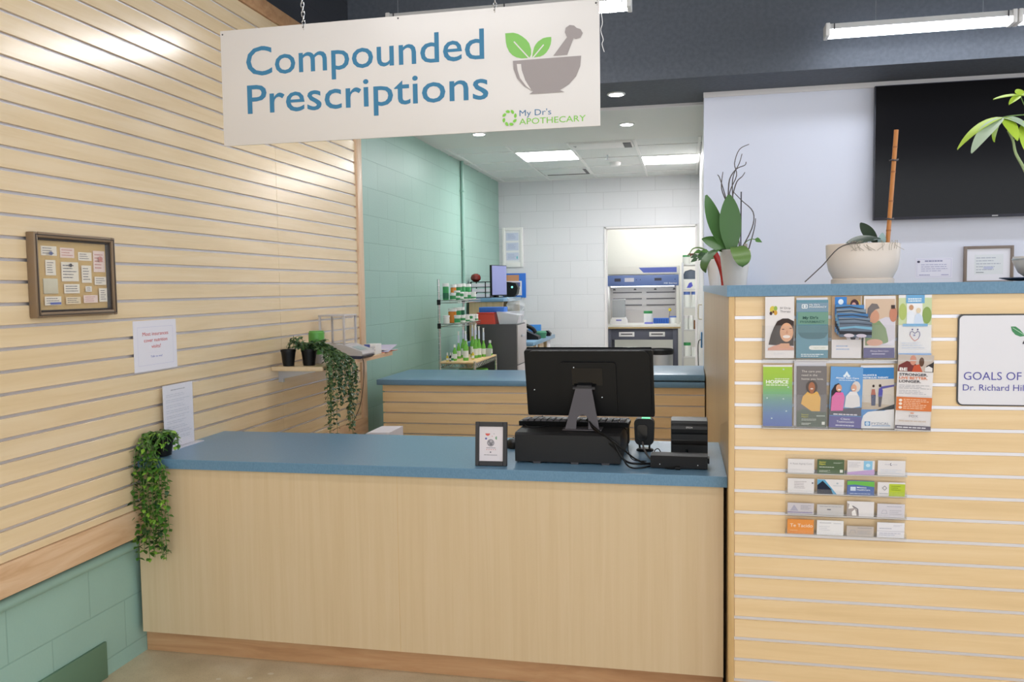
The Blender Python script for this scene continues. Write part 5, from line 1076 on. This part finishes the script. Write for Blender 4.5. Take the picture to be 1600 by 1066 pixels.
o = G(); o.box(-.10, .10, -.08, .08, 0, .215, mat('grey_stand', (196, 194, 194), .5), .004); tag(o.build('grey_box', None, (.485, 5.87, DT + .0005)), 'pale grey box under the clear plastic bag on the desk', 'box')
t = thing('desk_phone', 'black desk phone with handset on the blue work desk', 'phone', (.61, 6.08, DT + .0005))
g = G(); g.prism([(-.09, 0), (.09, 0), (.09, .03), (-.06, .10), (-.09, .10)], .16, BLACK, lambda u, v, d: Vector((u, -.08 + d, v))); g.build('base', t)
g = G(); g.tube([(-.085, -.07, .11), (-.05, -.07, .15), (.03, -.07, .115), (.06, -.07, .07)], .022, BLACK, 10, 4); g.build('handset', t)
o = G(); o.box(-.07, .07, -.03, .03, 0, .14, mat('blue_carton', (58, 132, 204), .5), .002); tag(o.build('blue_carton', None, (.58, 6.45, DT + .0005)), 'blue carton standing on the work desk behind the phone', 'carton')
o = G(); o.lathe([(0, 0), (.06, 0), (.072, .06), (.062, .075), (0, .08)], mat('green_cloth', (60, 128, 98), .6), n=16); tag(o.build('green_roll', None, (.67, 6.30, DT + .0005)), 'green roll lying on the work desk before the blue carton', 'roll')
o = G(); o.prism([(-.05, 0), (.05, 0), (.055, .03), (.02, .06), (-.03, .055), (-.055, .03)], .09, BLACK, lambda u, v, d: Vector((u, -.045 + d, v))); tag(o.build('tape_holder', None, (.665, 6.72, DT + .0005)), 'black tape holder near the front edge of the work desk', 'tape holder')
# back wall things
t = thing('framed_certificates', 'tall white frame with three certificates on the white block wall', 'picture frame', (-.005, 7.485, 1.812))
g = G(); w, h, f = .262, .488, .036
g.box(0, f, -.014, .014, 0, h, WHITE, .003); g.box(w - f, w, -.014, .014, 0, h, WHITE, .003); g.box(f, w - f, -.014, .014, 0, f + .02, WHITE, .003); g.box(f, w - f, -.014, .014, h - f, h, WHITE, .003); g.build('frame', t)
g = G(); g.box(f, w - f, 0, .006, f, h - f, mat('frame_mat', (228, 228, 230), .6)); g.build('mat_board', t)
for k in range(3):
    g = G(); z = .085 + k * .122; g.box(.05, .205, -.003, .0, z, z + .095, mat('blue_certificate', (200, 206, 224), .6)); p = Print(g, (.05, -.003, z), (1, 0, 0), (0, 0, 1), .155, .095, .0004); p.lines(.15, .85, .2, .85, 5, (150, 162, 196), .3, k); 
    if k == 0: p.ell(.88, .35, .06, .2, (110, 190, 200))
    g.build('certificate', t)
t = thing('notice_board', 'bright blue board with pinned papers on the back wall under the certificates', 'notice board', (.05, 7.49, 1.43))
g = G(); g.box(-.06, .235, -.006, .009, 0, .305, mat('bright_blue', (28, 108, 206), .5), .002); g.build('board', t)
g = G(); g.box(-.05, .15, -.009, -.0065, .21, .285, mat('kraft_paper', (198, 142, 104), .7)); g.build('kraft_note', t)
g = G(); g.box(-.05, .185, -.012, -.0095, .03, .21, PAPER); p = Print(g, (-.05, -.012, .03), (1, 0, 0), (0, 0, 1), .235, .18, .0005); p.rect(.3, .6, .92, .9, (92, 100, 156)); p.lines(.1, .9, .1, .5, 4, (170, 170, 190), .3); g.build('leaflet', t)

# ================================================================== FAR ROOM
t = thing('fume_hood', 'white and blue powder hood cabinet standing in the far room', 'fume hood', (1.675, 8.45, 0))
HB = mat('hood_blue', (104, 126, 180), .4); HW = mat('hood_white', (232, 230, 222), .4); HIN = mat('hood_interior', (176, 172, 168), .5)
w = .475
g = G(); g.box(-w, w, -.27, .30, 1.705, 1.812, HW, .004); g.build('canopy', t)
g = G(); g.prism([(0.02, .02), (.44, .02), (.44, .085), (-.04, .085)], .003, mat('hood_blue_accent', (92, 108, 190), .4), lambda u, v, d: Vector((u, -.271 - d, 1.705 + v))); g.build('accent_panel', t)
g = G(); g.box(-w + .01, w - .01, -.285, .28, 1.555, 1.695, HB, .004); g.build('control_panel', t)
g = G(); p = Print(g, (0, -.2856, 1.555), (1, 0, 0), (0, 0, 1), 1, 1, .0005); p.rect(-.35, .06, -.27, .10, (70, 70, 82)); p.rect(-.22, .055, -.10, .105, (206, 206, 216)); p.rect(.16, .065, .25, .10, (70, 70, 82)); p.text('XII Series', .275, .022, .022, (226, 232, 242), .17, .02)
for x in (-.07, -.02, .42): p.ell(x, .08, .006, .006, (50, 50, 60), 8)
g.build('control_print', t, fix=False)
g = G(); g.box(-w, w, .27, .30, 1.06, 1.56, HIN); g.box(-w, -w + .02, -.27, .27, 1.06, 1.56, HW); g.box(w - .04, w, -.27, .27, 1.06, 1.7, HW, .003); g.build('cabinet_shell', t)
g = G()
for z in (1.46, 1.375, 1.29):
    for (a, c) in ((-.42, -.03), (.03, .41)): g.box(a, c, .262, .2695, z, z + .016, GREYM)
g.build('baffle_slot', t)
g = G(); g.box(-w - .005, w + .01, -.30, .30, 1.025, 1.06, HW, .004); g.box(-w - .005, w + .01, -.302, -.28, 1.005, 1.027, mat('hood_edge', (186, 160, 116), .5), .002); g.build('work_surface', t)
g = G(); g.box(-w + .02, w - .04, -.262, -.256, 1.25, 1.555, GLASS); g.build('sash', t)
for x in (-.40, -.12, .15, .40):
    g = G(); g.prism([(-.02, 0), (.02, 0), (.012, .02), (-.012, .02)], .01, BLACK, lambda u, v, d: Vector((x + u, .25 + d, 1.50 + v))); g.build('hook', t)
g = G(); g.box(-.42, .40, -.05, .02, 1.545, 1.553, LED('hood_lamp_glow', 7.0)); g.build('hood_lamp', t)
t = thing('hood_stand', 'dark grey wheeled stand with two drawers carrying the hood', 'stand', (1.675, 8.45, 0))
DG = mat('stand_grey', (84, 86, 100), .45)
for x in (-.43, .42):
    for y in (-.24, .24): g = G(); g.box(x - .03, x + .03, y - .03, y + .03, 0, 1.004, DG, .003); g.build('leg', t)
g = G(); g.box(-.40, .39, -.26, .24, .86, 1.004, DG, .003); g.build('apron', t)
for x in (-.20, .19):
    g = G(); g.box(x - .10, x + .10, -.268, -.26, .90, .96, WHITE, .003); d = g.build('drawer_pull', t)
    g = G(); g.box(x - .075, x + .075, -.271, -.268, .925, .94, GREYM); g.build('slot', d)
t = thing('lab_balance', 'white laboratory balance with a grey draft shield inside the hood', 'balance', (1.36, 8.40, 1.0605))
g = G(); g.prism([(-.11, 0), (.11, 0), (.105, .05), (.085, .085), (-.085, .085), (-.105, .05)], .2, WHITE, lambda u, v, d: Vector((u, -.1 + d, v))); g.build('base', t)
g = G(); g.box(-.08, .08, -.07, .09, .085, .31, clear('grey_shield', (206, 210, 212), .35, .2)); g.box(-.085, .085, -.075, .095, .31, .325, LGREY, .003); g.build('draft_shield', t)
g = G(); p = Print(g, (-.03, -.1006, .04), (1, 0, 0), (0, 0, 1)); p.rect(0, 0, .07, .018, (120, 120, 190)); g.build('badge', t, fix=False)
def jar(x, y, z, r, h, label, body=WLAB, capm=GLAB, group=None):
    t = thing('jar', label, 'jar', (x, y, z), group=group)
    g = G(); g.lathe([(0, 0), (r, 0), (r, h * .8), (r * .9, h * .82), (0, h * .82)], body, n=18); g.build('body', t)
    g = G(); g.lathe([(0, h), (r * .98, h), (r, h * .8), (0, h * .8)], capm, n=18); g.build('lid', t)
jar(1.74, 8.42, 1.0605, .058, .165, 'white jar with green lid inside the hood'); jar(2.068, 8.44, 1.0605, .05, .095, 'short white jar with blue lid at the hood right side', WLAB, mat('blue_lid', (96, 124, 196), .4))
o = G(); o.box(-.10, .10, -.05, .05, 0, .07, mat('blue_rack', (44, 104, 196), .45), .003)
for k in range(6): o.box(-.09 + k * .03, -.07 + k * .03, -.052, -.0495, .01, .06, mat('blue_rack_dark', (32, 82, 164), .5))
tag(o.build('blue_tray', None, (1.91, 8.43, 1.0605)), 'blue ribbed tray inside the hood beside the jars', 'tray')
o = G(); o.box(-.06, .05, -.04, .04, 0, .02, mat('violet_glove', (120, 124, 210), .6), .006); tag(o.build('folded_gloves', None, (1.76, 8.31, 1.0605)), 'folded violet gloves before the jar inside the hood', 'gloves')
o = G(); o.rod((0, 0, 0), (.02, .06, .16), .003, GREYM); o.lathe([(0, .15), (.02, .16), (.02, .19), (0, .2)], YEL, (.02, .06, 0), 10); tag(o.build('yellow_brush', None, (2.0, 8.52, 1.0605)), 'small yellow headed brush leaning inside the hood', 'brush')
t = thing('waste_bin', 'brushed steel waste bin with black rim under the hood', 'waste bin', (1.91, 8.10, 0))
g = G(); g.lathe([(0, 0), (.14, 0), (.155, .70), (0, .70)], STEEL, n=32); g.build('body', t)
g = G(); g.lathe([(.160, .68), (.168, .70), (.168, .735), (.15, .75), (.06, .757), (0, .757)], BLACK, n=32); g.build('lid', t)
t = thing('steel_shelving', 'narrow steel shelving with bottles at the right of the far doorway', 'shelving', (2.36, 8.10, 0))
for (x, y) in ((-.17, -.16), (-.17, .16), (.25, -.16), (.25, .16)): g = G(); g.box(x - .012, x + .012, y - .012, y + .012, 0, 1.84, STEEL); g.build('post', t)
SHZ = [1.82, 1.51, 1.285, 1.005, .665, .3]
for z in SHZ: g = G(); g.box(-.18, .26, -.17, .17, z - .02, z, mat('shelf_steel', (206, 206, 204), .4, .4), .002); g.build('shelf', t)
BLID = mat('blue_lid', (96, 124, 196), .4)
far = [(2.235, 8.0, 1.8205, .045, .11, 'white jar with green lid on the shelving top', WLAB, GLAB), (2.335, 8.0, 1.8205, .045, .13, 'white jar with brown lid on the shelving top', WLAB, mat('brown_lid', (96, 66, 50), .5)),
       (2.24, 8.0, 1.2855, .045, .19, 'white and blue canister on the third shelf left', WLAB, BLID), (2.335, 8.0, 1.2855, .04, .19, 'white and blue canister on the third shelf right', WLAB, BLID),
       (2.225, 8.0, 1.0055, .034, .17, 'white spray bottle left on the fourth shelf', WLAB, WCAP), (2.295, 8.0, 1.0055, .034, .17, 'white spray bottle beside the brown bottle', WLAB, WCAP), (2.36, 8.0, 1.0055, .034, .14, 'brown bottle on the fourth shelf of the far shelving', mat('brown_glass', (120, 76, 34), .25), WCAP),
       (2.24, 8.0, .6655, .05, .17, 'white jar with green lid on the lower far shelf', WLAB, GLAB), (2.335, 8.0, .6655, .035, .11, 'small plain white jar on the lower far shelf', WLAB, WCAP)]
for x, y, z, r, h, lab, bd, cp in far: jar(x, y, z, r, h, lab, bd, cp, 'jars on the far shelving')
o = G(); o.box(-.075, .075, -.05, .05, 0, .12, WLAB, .003); p = Print(o, (-.075, -.0505, 0), (1, 0, 0), (0, 0, 1), .15, .12, .0004); p.poly([(.3, .1), (.5, .6), (.7, .7), (.8, .3), (.6, .1)], (96, 100, 200)); tag(o.build('white_carton', None, (2.27, 8.0, 1.5105)), 'white carton with a violet mark on the second far shelf', 'carton')
o = G(); o.lathe([(0, 0), (.085, 0), (.09, .06), (.07, .1), (0, .12)], mat('dark_bag', (86, 96, 112), .5), (0, 0, 0), 14, 1, .6); tag(o.build('dark_pouch', None, (2.29, 8.0, 1.6315)), 'dark grey pouch lying on the white carton of the far shelving', 'pouch')
o = G(); o.lathe([(0, 0), (.06, 0), (.065, .08), (.03, .15), (.02, .2), (0, .2)], mat('clear_bottle', (206, 214, 222), .2), n=16); tag(o.build('clear_bottle', None, (2.27, 8.0, .3005)), 'pale clear bottle on the lowest far shelf', 'bottle')
# door handle and blue tag on the dispensary side wall
t = thing('door_pull', 'pale D shaped door pull at the dispensary right wall', 'handle', (2.3845, 5.3, 1.235))
g = G(); g.tube([(0, -.0, 0), (-.025, 0, .0), (-.032, 0, .02), (-.032, 0, .115), (-.025, 0, .135), (0, 0, .135)], .006, mat('cream_pull', (214, 204, 184), .35), 8); g.build('grip', t)
o = G(); o.box(-.014, 0, -.05, .05, 0, .14, mat('blue_holder', (72, 128, 176), .5), .003)
tag(o.build('wall_holder', None, (2.3845, 5.05, .985)), 'small blue holder on the dispensary right wall below the door pull', 'holder')
g = G(); g.tube([(2.372, 5.0, 1.06), (2.352, 4.96, 1.05), (2.345, 4.94, .98), (2.35, 4.94, .80), (2.355, 4.94, .70)], .004, BLACK, 6); tag(g.build('hanging_cable'), 'black cable hanging from the blue holder at the dispensary right wall', 'cable')
